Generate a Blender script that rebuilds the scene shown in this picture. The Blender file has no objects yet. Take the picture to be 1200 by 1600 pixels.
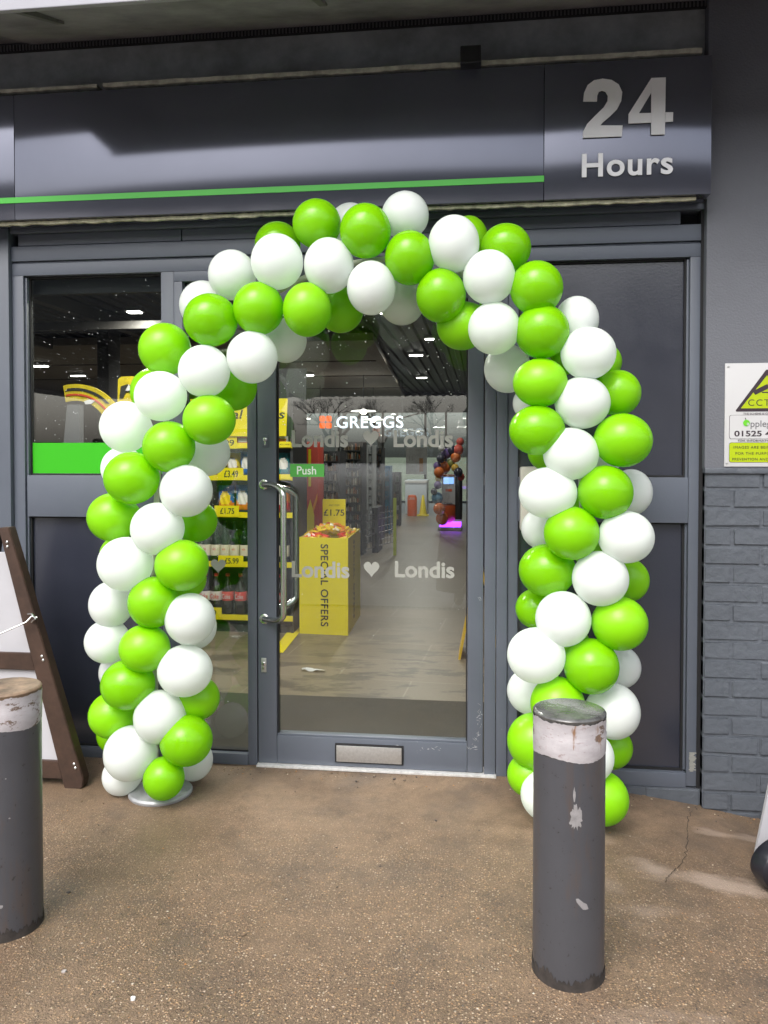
import bpy, bmesh, math, random
from mathutils import Vector, Matrix
R = math.radians
PI = math.pi
random.seed(7)
C = bpy.context.scene.collection
SC = bpy.context.scene

# ------------------------------------------------------------------ camera
F = 1240.0; PX0 = 600.0; PY0 = 736.4
CAM = Vector((0.937, -3.268, 1.332))
YAW, PITCH = R(6.9045), R(1.3128)
cd = bpy.data.cameras.new('camera'); cam = bpy.data.objects.new('camera', cd); C.objects.link(cam)
cam.location = CAM
cam.rotation_euler = (PI/2 - PITCH, 0, YAW)
cd.sensor_fit = 'VERTICAL'; cd.sensor_height = 36.0; cd.lens = F/1600*36.0
cd.shift_y = -(800-PY0)/1600
cd.clip_start = 0.02; cd.clip_end = 2000
SC.camera = cam
FW = Vector((-math.sin(YAW)*math.cos(PITCH), math.cos(YAW)*math.cos(PITCH), -math.sin(PITCH)))
RT = FW.cross(Vector((0, 0, 1))).normalized()
DN = FW.cross(RT)
def ray(px, py): return FW + RT*((px-PX0)/F) + DN*((py-PY0)/F)
def P(px, py, Y=0.0):
    v = ray(px, py); return CAM + v*((Y-CAM.y)/v.y)
def Zp(px, py, z=0.0):
    v = ray(px, py); return CAM + v*((z-CAM.z)/v.z)

# ------------------------------------------------------------------ world, sun, exposure
SUN_EL, SUN_AZ = R(50), R(200)
w = bpy.data.worlds.new('World'); SC.world = w; w.use_nodes = True
nt = w.node_tree; nt.nodes.clear()
sky = nt.nodes.new('ShaderNodeTexSky'); sky.sky_type = 'NISHITA'; sky.sun_disc = False
sky.sun_elevation = SUN_EL; sky.sun_rotation = SUN_AZ; sky.dust_density = 5.0; sky.air_density = 1.2
hs = nt.nodes.new('ShaderNodeHueSaturation'); hs.inputs['Saturation'].default_value = 0.34
bg = nt.nodes.new('ShaderNodeBackground'); bg.inputs['Strength'].default_value = 0.15
wo = nt.nodes.new('ShaderNodeOutputWorld')
nt.links.new(sky.outputs[0], hs.inputs['Color']); nt.links.new(hs.outputs[0], bg.inputs['Color']); nt.links.new(bg.outputs[0], wo.inputs['Surface'])
sl = bpy.data.lights.new('sun', 'SUN'); sl.energy = 0.6; sl.angle = R(35); sl.color = (1, .975, .94)
so = bpy.data.objects.new('sun', sl); C.objects.link(so)
# sun direction: azimuth measured so that the light comes from behind the camera
sd = Vector((math.sin(SUN_AZ)*math.cos(SUN_EL), math.cos(SUN_AZ)*math.cos(SUN_EL), math.sin(SUN_EL)))
so.rotation_euler = sd.to_track_quat('Z', 'Y').to_euler()
SC.view_settings.view_transform = 'Standard'; SC.view_settings.look = 'None'
SC.view_settings.exposure = 1.08; SC.view_settings.gamma = 1.0
try:
    SC.cycles.max_bounces = 10; SC.cycles.transparent_max_bounces = 16; SC.cycles.glossy_bounces = 5
    SC.cycles.sample_clamp_indirect = 6
except Exception: pass

# ------------------------------------------------------------------ materials
def newmat(name):
    m = bpy.data.materials.new(name); m.use_nodes = True
    n = m.node_tree.nodes; b = n['Principled BSDF']; return m, n, m.node_tree.links, b
def simple(name, col, rough=.5, metal=0, spec=.5, emis=None, es=0, noise=0, nscale=20, bump=0, bscale=200, coat=0):
    m, n, l, b = newmat(name)
    b.inputs['Base Color'].default_value = (*col, 1); b.inputs['Roughness'].default_value = rough
    b.inputs['Metallic'].default_value = metal; b.inputs['Specular IOR Level'].default_value = spec
    b.inputs['Coat Weight'].default_value = coat
    tc = n.new('ShaderNodeTexCoord')
    if noise:
        t = n.new('ShaderNodeTexNoise'); t.inputs['Scale'].default_value = nscale; t.inputs['Detail'].default_value = 8
        t.inputs['Roughness'].default_value = .65
        l.new(tc.outputs['Object'], t.inputs['Vector'])
        mx = n.new('ShaderNodeMix'); mx.data_type = 'RGBA'
        mx.inputs['A'].default_value = (*[max(0, c*(1-noise)) for c in col], 1); mx.inputs['B'].default_value = (*[min(1, c*(1+noise)) for c in col], 1)
        mr = n.new('ShaderNodeMapRange'); mr.inputs['From Min'].default_value = .3; mr.inputs['From Max'].default_value = .7
        l.new(t.outputs['Fac'], mr.inputs['Value']); l.new(mr.outputs[0], mx.inputs['Factor']); l.new(mx.outputs['Result'], b.inputs['Base Color'])
    if bump:
        t2 = n.new('ShaderNodeTexNoise'); t2.inputs['Scale'].default_value = bscale; t2.inputs['Detail'].default_value = 4
        l.new(tc.outputs['Object'], t2.inputs['Vector'])
        bp = n.new('ShaderNodeBump'); bp.inputs['Strength'].default_value = bump; bp.inputs['Distance'].default_value = .002
        l.new(t2.outputs['Fac'], bp.inputs['Height']); l.new(bp.outputs[0], b.inputs['Normal'])
    if emis: b.inputs['Emission Color'].default_value = (*emis, 1); b.inputs['Emission Strength'].default_value = es
    return m
def glass_mat(name, base=.075, tint=(.93, .96, .95)):
    m = bpy.data.materials.new(name); m.use_nodes = True; n = m.node_tree.nodes; l = m.node_tree.links; n.clear()
    o = n.new('ShaderNodeOutputMaterial'); tr = n.new('ShaderNodeBsdfTransparent'); gl = n.new('ShaderNodeBsdfGlossy')
    tr.inputs[0].default_value = (*tint, 1); gl.inputs['Roughness'].default_value = .004
    lw = n.new('ShaderNodeLayerWeight'); lw.inputs['Blend'].default_value = .5
    pw = n.new('ShaderNodeMath'); pw.operation = 'POWER'; pw.inputs[1].default_value = 4
    ma = n.new('ShaderNodeMath'); ma.operation = 'MULTIPLY_ADD'; ma.inputs[1].default_value = .9; ma.inputs[2].default_value = base
    ma.use_clamp = True
    mx = n.new('ShaderNodeMixShader')
    l.new(lw.outputs['Facing'], pw.inputs[0]); l.new(pw.outputs[0], ma.inputs[0]); l.new(ma.outputs[0], mx.inputs[0])
    l.new(tr.outputs[0], mx.inputs[1]); l.new(gl.outputs[0], mx.inputs[2]); l.new(mx.outputs[0], o.inputs[0])
    return m
def balloon_mat(name, col, rough, tl):
    m, n, l, b = newmat(name)
    b.inputs['Base Color'].default_value = (*col, 1); b.inputs['Roughness'].default_value = rough
    b.inputs['Specular IOR Level'].default_value = .55
    b.inputs['Subsurface Weight'].default_value = 0
    o = n['Material Output']; t = n.new('ShaderNodeBsdfTranslucent'); t.inputs[0].default_value = (*col, 1)
    mx = n.new('ShaderNodeMixShader'); mx.inputs[0].default_value = tl
    l.new(b.outputs[0], mx.inputs[1]); l.new(t.outputs[0], mx.inputs[2]); l.new(mx.outputs[0], o.inputs[0])
    return m

def worn_paint(name, col, chip, amount=.035, rough=.42, scale=3.0, stretch=(1, 1, .35), spec=.5):
    """painted metal with faint grime, scratches and tiny chips"""
    m, n, l, b = newmat(name)
    tc = n.new('ShaderNodeTexCoord')
    a = n.new('ShaderNodeTexNoise'); a.inputs['Scale'].default_value = scale; a.inputs['Detail'].default_value = 9; a.inputs['Roughness'].default_value = .7
    l.new(tc.outputs['Object'], a.inputs['Vector'])
    mx = n.new('ShaderNodeMix'); mx.data_type = 'RGBA'
    mx.inputs['A'].default_value = (*[c*.82 for c in col], 1); mx.inputs['B'].default_value = (*[c*1.16 for c in col], 1)
    l.new(a.outputs['Fac'], mx.inputs['Factor'])
    mp = n.new('ShaderNodeMapping'); mp.inputs['Scale'].default_value = stretch
    l.new(tc.outputs['Object'], mp.inputs['Vector'])
    c = n.new('ShaderNodeTexNoise'); c.inputs['Scale'].default_value = 55; c.inputs['Detail'].default_value = 6; c.inputs['Roughness'].default_value = .75
    l.new(mp.outputs[0], c.inputs['Vector'])
    a2 = n.new('ShaderNodeTexNoise'); a2.inputs['Scale'].default_value = 2.3; l.new(tc.outputs['Object'], a2.inputs['Vector'])
    ad = n.new('ShaderNodeMath'); ad.operation = 'MULTIPLY_ADD'; ad.inputs[1].default_value = .35; l.new(a2.outputs['Fac'], ad.inputs[0]); l.new(c.outputs['Fac'], ad.inputs[2])
    cr = n.new('ShaderNodeMapRange'); cr.inputs['From Min'].default_value = .96-amount*2; cr.inputs['From Max'].default_value = .98-amount*2
    l.new(ad.outputs[0], cr.inputs['Value'])
    m2 = n.new('ShaderNodeMix'); m2.data_type = 'RGBA'; m2.inputs['B'].default_value = (*chip, 1)
    l.new(cr.outputs[0], m2.inputs['Factor']); l.new(mx.outputs['Result'], m2.inputs['A']); l.new(m2.outputs['Result'], b.inputs['Base Color'])
    rr = n.new('ShaderNodeMapRange'); rr.inputs['To Min'].default_value = rough-.1; rr.inputs['To Max'].default_value = rough+.14
    l.new(a.outputs['Fac'], rr.inputs['Value']); l.new(rr.outputs[0], b.inputs['Roughness'])
    bt = n.new('ShaderNodeTexNoise'); bt.inputs['Scale'].default_value = 130; bt.inputs['Detail'].default_value = 3; l.new(tc.outputs['Object'], bt.inputs['Vector'])
    bp = n.new('ShaderNodeBump'); bp.inputs['Strength'].default_value = .12; bp.inputs['Distance'].default_value = .002
    l.new(bt.outputs['Fac'], bp.inputs['Height']); l.new(bp.outputs[0], b.inputs['Normal'])
    b.inputs['Specular IOR Level'].default_value = spec
    return m

M = {}
M['frame'] = worn_paint('frame_paint', (.098, .112, .142), (.36, .36, .38), .03, .38)
M['panel'] = worn_paint('infill_panel_paint', (.026, .029, .044), (.12, .12, .14), .008, .20, spec=1.0)
M['fascia'] = simple('fascia_panel', (.135, .142, .182), .125, metal=.62, noise=.08, nscale=1.2, bump=.04, bscale=3)
M['render'] = worn_paint('render_paint', (.135, .142, .165), (.3, .3, .3), .006, .6, 2.0)
M['brick'] = worn_paint('brick_paint', (.100, .110, .128), (.2, .21, .22), .02, .5, 5.0)
M['concrete_dark'] = simple('sooty_concrete', (.21, .22, .225), .75, noise=.4, nscale=4, bump=.5, bscale=60)
M['trim'] = simple('old_sealant', (.36, .35, .30), .8, noise=.35, nscale=30, bump=.6, bscale=80)
M['trim2'] = simple('mossy_sealant', (.42, .40, .29), .85, noise=.4, nscale=40, bump=.6, bscale=80)
M['bracket'] = simple('bracket_paint', (.13, .13, .13), .6, noise=.3, nscale=20)
M['soffit'] = simple('eave_soffit', (.25, .25, .275), .7, noise=.45, nscale=3, bump=.4, bscale=40)
M['black'] = simple('black_plastic', (.012, .012, .015), .45)
M['rubber'] = simple('black_rubber', (.012, .012, .018), .38, noise=.3, nscale=12)
M['gap'] = simple('dark_gasket', (.008, .008, .01), .7)
M['glass'] = glass_mat('window_glass', .074)
M['steel'] = simple('brushed_steel', (.62, .62, .60), .24, metal=1, noise=.06, nscale=60)
M['alu'] = simple('aluminium', (.50, .50, .50), .42, metal=.8, noise=.12, nscale=90)
M['green_line'] = simple('green_stripe', (.05, .50, .03), .35)
M['film'] = simple('green_window_film', (.035, .40, .008), .25)
M['letter'] = simple('pale_acrylic', (.74, .74, .76), .3, spec=.9, noise=.04, nscale=8)
M['frost'] = simple('frosted_vinyl', (.31, .31, .285), .6)
M['frost_text'] = simple('white_print', (.85, .9, .85), .5)
M['push'] = simple('push_green', (.10, .46, .08), .4)
M['white_balloon'] = balloon_mat('white_latex', (.92, .955, .94), .25, .42)
M['green_balloon'] = balloon_mat('green_latex', (.30, .73, .004), .25, .38)
for k_, (tone, rg) in enumerate(((.96, .20), (1.0, .27), (1.03, .33))):
    M['white_balloon%d' % k_] = balloon_mat('white_latex', (.92*tone, .955*tone, .94*tone), rg, .38+.04*k_)
    M['green_balloon%d' % k_] = balloon_mat('green_latex', (.29*tone, .72*tone, .004), rg, .42-.05*k_)
M['nip_g'] = simple('green_latex_tip', (.10, .32, .003), .5)
M['nip_w'] = simple('white_latex_tip', (.6, .6, .55), .5)
M['yellow'] = simple('shop_yellow', (.74, .62, .004), .45, noise=.04, nscale=5)
M['yellow_dim'] = simple('banner_yellow', (.42, .33, .01), .5, noise=.25, nscale=25)
M['ink'] = simple('print_ink', (.025, .025, .02), .5)
M['wood'] = simple('brown_painted_wood', (.045, .024, .016), .5, noise=.35, nscale=14, bump=.5, bscale=50)
M['board_white'] = simple('white_board', (.44, .44, .47), .4, noise=.05, nscale=4)
M['sign_white'] = simple('sign_white', (.52, .52, .53), .35)
M['sign_yellow'] = simple('sign_yellow_green', (.38, .48, .004), .35)
M['sign_dark'] = simple('sign_black', (.035, .022, .03), .4)
M['apple'] = simple('apple_green', (.12, .50, .02), .4)
M['cream'] = simple('cream_plastic', (.52, .50, .44), .4, noise=.06, nscale=10)
M['plate'] = simple('galvanised_plate', (.42, .43, .45), .45, metal=.3, noise=.25, nscale=18)
M['white_strip'] = simple('threshold_white', (.62, .62, .62), .35, metal=.3, noise=.2, nscale=50)

def pavement_mat():
    m, n, l, b = newmat('exposed_aggregate_concrete')
    tc = n.new('ShaderNodeTexCoord')
    def noise(s, d=6, r=.6, vec=None):
        t = n.new('ShaderNodeTexNoise'); t.inputs['Scale'].default_value = s; t.inputs['Detail'].default_value = d; t.inputs['Roughness'].default_value = r
        l.new(vec or tc.outputs['Object'], t.inputs['Vector']); return t.outputs['Fac']
    def mr(v, a, bb, c=0, d=1):
        t = n.new('ShaderNodeMapRange'); t.inputs['From Min'].default_value = a; t.inputs['From Max'].default_value = bb
        t.inputs['To Min'].default_value = c; t.inputs['To Max'].default_value = d; l.new(v, t.inputs['Value']); return t.outputs[0]
    def mix(f, A, B):
        t = n.new('ShaderNodeMix'); t.data_type = 'RGBA'
        l.new(f, t.inputs['Factor'])
        for k, v in (('A', A), ('B', B)):
            if isinstance(v, tuple): t.inputs[k].default_value = (*v, 1)
            else: l.new(v, t.inputs[k])
        return t.outputs['Result']
    def math_(op, a, bb):
        t = n.new('ShaderNodeMath'); t.operation = op
        for i, v in enumerate((a, bb)):
            if isinstance(v, (int, float)): t.inputs[i].default_value = v
            else: l.new(v, t.inputs[i])
        return t.outputs[0]
    col = mix(mr(noise(1.1, 8, .65), .38, .62), (.135, .090, .056), (.235, .160, .104))
    col = mix(mr(noise(9, 8, .7), .35, .7), col, (.095, .064, .041))
    # fine sand grain
    col = mix(mr(noise(260, 3, .6), .45, .75, 0, .6), col, (.33, .235, .155))
    col = mix(mr(noise(210, 3, .6), .55, .75, 0, .6), col, (.06, .042, .028))
    # wear mask: where the cement skin is gone, stones show (mostly away from the wall)
    sx = n.new('ShaderNodeSeparateXYZ'); l.new(tc.outputs['Object'], sx.inputs[0])
    yy = mr(sx.outputs['Y'], -.25, -1.0)
    wear = math_('MULTIPLY', mr(noise(1.6, 5, .6), .30, .50, .25, 1), yy)
    def stones(scale, seed_off, lo, hi, colr, thr):
        nonlocal col
        mp = n.new('ShaderNodeMapping'); mp.inputs['Location'].default_value = (seed_off, seed_off*.7, 0); l.new(tc.outputs['Object'], mp.inputs['Vector'])
        v = n.new('ShaderNodeTexVoronoi'); v.inputs['Scale'].default_value = scale; v.inputs['Randomness'].default_value = 1
        l.new(mp.outputs[0], v.inputs['Vector'])
        body = mr(v.outputs['Distance'], hi, lo)          # 1 inside the stone
        sp = n.new('ShaderNodeSeparateColor'); l.new(v.outputs['Color'], sp.inputs[0])
        pick = mr(sp.outputs[0], thr, thr+.01)
        f = math_('MULTIPLY', math_('MULTIPLY', body, pick), wear)
        cc = mix(sp.outputs[1], colr[0], colr[1])
        col = mix(f, col, cc)
        return f
    f0 = stones(200, 5.0, .28, .48, ((.030, .020, .014), (.40, .27, .16)), .0)
    f1 = stones(125, 1.3, .24, .40, ((.34, .18, .07), (.64, .53, .40)), .62)
    f2 = stones(100, 3.1, .22, .38, ((.06, .045, .04), (.55, .36, .20)), .55)
    f3 = stones(58, 9.1, .13, .25, ((.42, .16, .03), (.75, .68, .58)), .93)
    # damp dark drips close to the wall and pale scuffs on the right
    damp = math_('MULTIPLY', mr(noise(3.2, 7, .7), .50, .66), .5)
    col = mix(damp, col, (.070, .055, .045))
    mp = n.new('ShaderNodeMapping'); mp.inputs['Scale'].default_value = (1.2, 2.6, 1); mp.inputs['Location'].default_value = (2.15, 1.15, 0); l.new(tc.outputs['Object'], mp.inputs['Vector'])
    pale = math_('MULTIPLY', mr(noise(1.5, 4, .55, mp.outputs[0]), .56, .66), mr(sx.outputs['X'], 1.15, 1.5))
    col = mix(math_('MULTIPLY', pale, .75), col, (.36, .28, .225))
    l.new(col, b.inputs['Base Color'])
    l.new(mr(noise(2.0, 6, .6), .35, .65, .36, .72), b.inputs['Roughness'])
    h = math_('ADD', math_('MULTIPLY', f0, .6), math_('ADD', math_('ADD', f1, f2), f3))
    h = math_('ADD', h, math_('MULTIPLY', noise(120, 5, .7), .9))
    bp = n.new('ShaderNodeBump'); bp.inputs['Strength'].default_value = .8; bp.inputs['Distance'].default_value = .004
    l.new(h, bp.inputs['Height']); l.new(bp.outputs[0], b.inputs['Normal'])
    return m
M['pavement'] = pavement_mat()

# ------------------------------------------------------------------ helpers
def tag(o, label=None, cat=None, group=None, kind=None):
    if label: o['label'] = label
    if cat: o['category'] = cat
    if group: o['group'] = group
    if kind: o['kind'] = kind
    return o
def empty(name, label, cat, loc=(0, 0, 0), rz=0, group=None):
    o = bpy.data.objects.new(name, None); C.objects.link(o); o.location = loc; o.rotation_euler = (0, 0, rz)
    o.empty_display_size = .1
    return tag(o, label, cat, group)
INV = {}
def link(name, me, mats, parent=None, smooth=False):
    if not isinstance(mats, (list, tuple)): mats = [mats]
    for mm in mats: me.materials.append(mm)
    o = bpy.data.objects.new(name, me); C.objects.link(o)
    if parent is not None:
        o.parent = parent
        # world-space geometry: cancel the transform of the (unscaled) chain of parents
        mtx = Matrix.Identity(4); p = parent
        chain = []
        while p is not None: chain.append(p); p = p.parent
        for p in reversed(chain): mtx = mtx @ (p.matrix_parent_inverse if p.parent else Matrix.Identity(4)) @ p.matrix_basis
        o.matrix_parent_inverse = mtx.inverted()
    if smooth:
        for p in me.polygons: p.use_smooth = True
    return o
class MB:
    """mesh builder in world space"""
    def __init__(s): s.v = []; s.f = []; s.mi = []; s.m = 0
    def add(s, vs, fs):
        k = len(s.v); s.v += [tuple(v) for v in vs]; s.f += [tuple(i+k for i in f) for f in fs]; s.mi += [s.m]*len(fs); return s
    def box(s, x0, x1, y0, y1, z0, z1, bev=0, T=None):
        if x1 < x0: x0, x1 = x1, x0
        if y1 < y0: y0, y1 = y1, y0
        if z1 < z0: z0, z1 = z1, z0
        bev = min(bev, (x1-x0)*.45, (y1-y0)*.45, (z1-z0)*.45)
        if bev <= 0:
            vs = [(x, y, z) for x in (x0, x1) for y in (y0, y1) for z in (z0, z1)]
            fs = [(0, 1, 3, 2), (4, 6, 7, 5), (0, 4, 5, 1), (2, 3, 7, 6), (0, 2, 6, 4), (1, 5, 7, 3)]
        else:
            bm = bmesh.new(); bmesh.ops.create_cube(bm, size=1)
            for v in bm.verts: v.co = Vector(((x0+x1)/2+v.co.x*(x1-x0), (y0+y1)/2+v.co.y*(y1-y0), (z0+z1)/2+v.co.z*(z1-z0)))
            bmesh.ops.bevel(bm, geom=list(bm.edges), offset=bev, segments=2, affect='EDGES', profile=.6)
            bm.verts.index_update(); vs = [v.co.copy() for v in bm.verts]; fs = [[v.index for v in f.verts] for f in bm.faces]; bm.free()
        if T is not None: vs = [T @ Vector(v) for v in vs]
        return s.add(vs, fs)
    def tube(s, pts, r, n=10, caps=True):
        pts = [Vector(p) for p in pts]; rs = r if isinstance(r, (list, tuple)) else [r]*len(pts)
        rings = []; up = None
        for i, p in enumerate(pts):
            d = (pts[min(i+1, len(pts)-1)] - pts[max(i-1, 0)]).normalized()
            if up is None:
                up = d.orthogonal().normalized()
            up = (up - d*up.dot(d)).normalized(); sd_ = d.cross(up)
            rings.append([p + (up*math.cos(a)+sd_*math.sin(a))*rs[i] for a in [2*PI*k/n for k in range(n)]])
        vs = [v for ring in rings for v in ring]; fs = []
        for i in range(len(pts)-1):
            for k in range(n):
                a = i*n+k; b_ = i*n+(k+1) % n; fs.append((a, b_, b_+n, a+n))
        if caps: fs.append(tuple(reversed(range(n)))); fs.append(tuple(range(len(vs)-n, len(vs))))
        return s.add(vs, fs)
    def lathe(s, prof, c=(0, 0, 0), n=32, T=None, caps=True):
        vs = []; fs = []
        for (r, z) in prof:
            for k in range(n):
                a = 2*PI*k/n; v = Vector((r*math.cos(a), r*math.sin(a), z))
                if T is not None: v = T @ v
                vs.append(v + Vector(c))
        m = len(prof)
        for i in range(m-1):
            for k in range(n):
                a = i*n+k; b_ = i*n+(k+1) % n; fs.append((a, b_, b_+n, a+n))
        if caps: fs.append(tuple(reversed(range(n)))); fs.append(tuple(range((m-1)*n, m*n)))
        return s.add(vs, fs)
    def prism_xz(s, poly, y0, y1):
        """polygon in the x-z plane, pushed from y0 (front) to y1 (back)"""
        n = len(poly); vs = [(x, y0, z) for x, z in poly]+[(x, y1, z) for x, z in poly]
        fs = [tuple(range(n)), tuple(reversed(range(n, 2*n)))]+[(i, i+n, (i+1) % n+n, (i+1) % n) for i in range(n)]
        return s.add(vs, fs)
    def quad(s, a, b_, c, d): return s.add([a, b_, c, d], [(0, 1, 2, 3)])
    def build(s, name, mats, parent=None, smooth=False, recalc=True):
        me = bpy.data.meshes.new(name); me.from_pydata(s.v, [], s.f)
        if recalc:
            bm = bmesh.new(); bm.from_mesh(me); bmesh.ops.recalc_face_normals(bm, faces=list(bm.faces)); bm.to_mesh(me); bm.free()
        o = link(name, me, mats, parent, smooth)
        if any(s.mi): 
            for p, i in zip(me.polygons, s.mi): p.material_index = i
        if smooth:
            try: me.set_sharp_from_angle(angle=R(38))
            except Exception: pass
        return o
def box(name, mat, parent, x0, x1, y0, y1, z0, z1, bev=.003):
    return MB().box(x0, x1, y0, y1, z0, z1, bev).build(name, mat, parent, smooth=bev > 0)

def textverts(s, bold=0.0, ext=.5, spacing=1.0, shear=0):
    cu = bpy.data.curves.new('t', 'FONT'); cu.body = s; cu.offset = bold; cu.extrude = 0.0; cu.space_character = spacing; cu.shear = shear
    cu.resolution_u = 6
    ob = bpy.data.objects.new('t', cu); C.objects.link(ob)
    bpy.context.view_layer.update()
    me = bpy.data.meshes.new_from_object(ob.evaluated_get(bpy.context.evaluated_depsgraph_get()))
    vs = [v.co.copy() for v in me.vertices]; fs = [tuple(p.vertices) for p in me.polygons]
    C.objects.unlink(ob); bpy.data.objects.remove(ob); bpy.data.curves.remove(cu); bpy.data.meshes.remove(me)
    x0 = min(v.x for v in vs); x1 = max(v.x for v in vs); y0 = min(v.y for v in vs); y1 = max(v.y for v in vs)
    return [((v.x-x0)/(x1-x0), (v.y-y0)/(y1-y0)) for v in vs], fs
def text(name, s, mat, parent, o, ux, uz, bold=0.0, spacing=1.0, thick=.0015, shear=0):
    """letters fitted to the rectangle with corner o and edge vectors ux (reading direction) and uz (up); a thin solid"""
    uv, fs = textverts(s, bold, spacing=spacing, shear=shear)
    o = Vector(o); ux = Vector(ux); uz = Vector(uz); nrm = ux.cross(uz).normalized()
    n = len(uv)
    vs = [o+ux*a+uz*b_+nrm*thick for a, b_ in uv]+[o+ux*a+uz*b_ for a, b_ in uv]
    F2 = list(fs)
    cnt = {}
    for f in fs:
        for i in range(len(f)):
            e = (f[i], f[(i+1) % len(f)]); cnt[e] = 1
    for (a, b_) in cnt:
        if (b_, a) not in cnt: F2.append((b_, a, a+n, b_+n))
    me = bpy.data.meshes.new(name); me.from_pydata(vs, [], F2)
    return link(name, me, mat, parent)
def text_px(name, s, mat, parent, px0, px1, py0, py1, Y, **k):
    """letters on a wall-parallel plane y=Y filling the given picture rectangle"""
    a = P(px0, py1, Y); b_ = P(px1, py1, Y); c = P((px0+px1)/2, py0, Y); d = P((px0+px1)/2, py1, Y)
    z = (P((px0+px1)/2, py1, Y)).z
    return text(name, s, mat, parent, (a.x, Y, z), (b_.x-a.x, 0, 0), (0, 0, c.z-z), **k)
def smooth01(t): t = max(0., min(1., t)); return t*t*(3-2*t)
def gh(x, y):
    """height of the pavement: falls away to the right of the door"""
    t = x-1.22
    return -.145*(max(0, min(t, 1.9))**2/(max(0, min(t, 1.9))+.12)) - .015*smooth01((-y-.5)/2.5)
def heart(cx, cz, w, h):
    pts = []
    for k in range(40):
        t = 2*PI*k/40
        x = 16*math.sin(t)**3; y = 13*math.cos(t)-5*math.cos(2*t)-2*math.cos(3*t)-math.cos(4*t)
        pts.append((cx+x/32*w, cz+(y+2.5)/29*h))
    return pts
WORDS = ['first', 'second', 'third', 'fourth', 'fifth', 'sixth', 'seventh', 'eighth', 'ninth', 'tenth', 'eleventh', 'twelfth']

# ================================================================== GROUND
def build_ground():
    xs = []; x = -9.0
    while x < 9.01: xs.append(x); x += .06 if -1.6 < x < 2.8 else .3
    ys = []; y = 0.02
    while y > -3.46: ys.append(y); y -= .06
    ys.append(-3.46)
    vs = [(X, Y, gh(X, Y)+.0022*math.sin(X*5.1+Y*3.3)*math.sin(Y*4.2-X*1.7)) for Y in ys for X in xs]
    nx = len(xs); fs = [(j*nx+i, (j+1)*nx+i, (j+1)*nx+i+1, j*nx+i+1) for j in range(len(ys)-1) for i in range(nx-1)]
    b = MB().add(vs, fs)
    k = len(b.v); e = (len(ys)-1)*nx      # kerb face down to the forecourt
    b.v += [(X, -3.47, -.4) for X in xs]; b.f += [(e+i, k+i, k+i+1, e+i+1) for i in range(nx-1)]; b.mi += [0]*(nx-1)
    o = b.build('pavement', M['pavement'], smooth=True, recalc=False); tag(o, kind='structure')
    m = simple('wet_asphalt', (.075, .080, .100), .30, noise=.35, nscale=1.3, bump=.3, bscale=90, spec=.7)
    X2 = [-300]+[x_*.5-3 for x_ in range(25)]+[300]; V = []
    for Y in (-3.60, -300): V += [(x_, Y, gh(x_, -3.5)-.002) for x_ in X2]
    n2 = len(X2); o = MB().add(V, [(i, n2+i, n2+i+1, i+1) for i in range(n2-1)]).build('forecourt', m, recalc=False); tag(o, kind='structure')
    o = MB().add([(-300, 300, -.36), (300, 300, -.36), (300, -3.7, -.36), (-300, -3.7, -.36)], [(0, 3, 2, 1)]).build('ground', simple('ground_far', (.10, .11, .07), .9, noise=.3, nscale=.5)); tag(o, kind='structure')
build_ground()

def crack(pts, wd, name='pavement_crack'):
    b = MB(); L = []
    for (px, py) in pts:
        q = Zp(px, py, -.04)
        for _ in range(4): q = Zp(px, py, gh(q.x, q.y))
        L.append(q)
    fine = []
    rnd = random.Random(3)
    for i in range(len(L)-1):
        for k in range(6):
            t = k/6; q = L[i].lerp(L[i+1], t); q = q+Vector((rnd.uniform(-.006, .006), rnd.uniform(-.004, .004), 0)); fine.append(q)
    fine.append(L[-1])
    for i in range(len(fine)-1):
        a, c = fine[i], fine[i+1]; d = (c-a); d.z = 0
        if d.length < 1e-5: continue
        n = Vector((-d.y, d.x, 0)).normalized()
        w0 = wd*rnd.uniform(.3, 1); w1 = wd*rnd.uniform(.3, 1)
        q = [a+n*w0, a-n*w1, c-n*w1*.8, c+n*w0*.8]
        b.quad(*[(v.x, v.y, gh(v.x, v.y)+.0035) for v in q])
    o = b.build(name, simple('crack_dark', (.055, .042, .032), .9)); tag(o, kind='structure')
crack([(1080, 1271), (1073, 1285), (1074, 1312), (1072, 1330), (1066, 1350), (1048, 1364), (1040, 1380)], .0022)

# drain channel with grating along the pavement edge, behind the viewer (seen mirrored in the door)
d = MB()
for i in range(60): x = -9+i*.3; d.box(x, x+.3, -3.60, -3.475, -.3, gh(x, -3.5)-.014)
o = d.build('drain_channel', M['gap']); tag(o, 'long dark drainage channel at the pavement edge', 'drain')
g = MB()
x = -3
while x < 5: g.box(x, x+.022, -3.6, -3.475, gh(x, -3.5)-.013, gh(x, -3.5)-.004); x += .045
g.build('grating', simple('cast_iron', (.05, .05, .05), .45, metal=.6), o)

# ================================================================== SHOP BUILDING
FR = M['frame']
shop = empty('shop_building', 'dark grey painted shop front with glazed door, brick pier and eave', 'building', (0.45, .2, 0))
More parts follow.
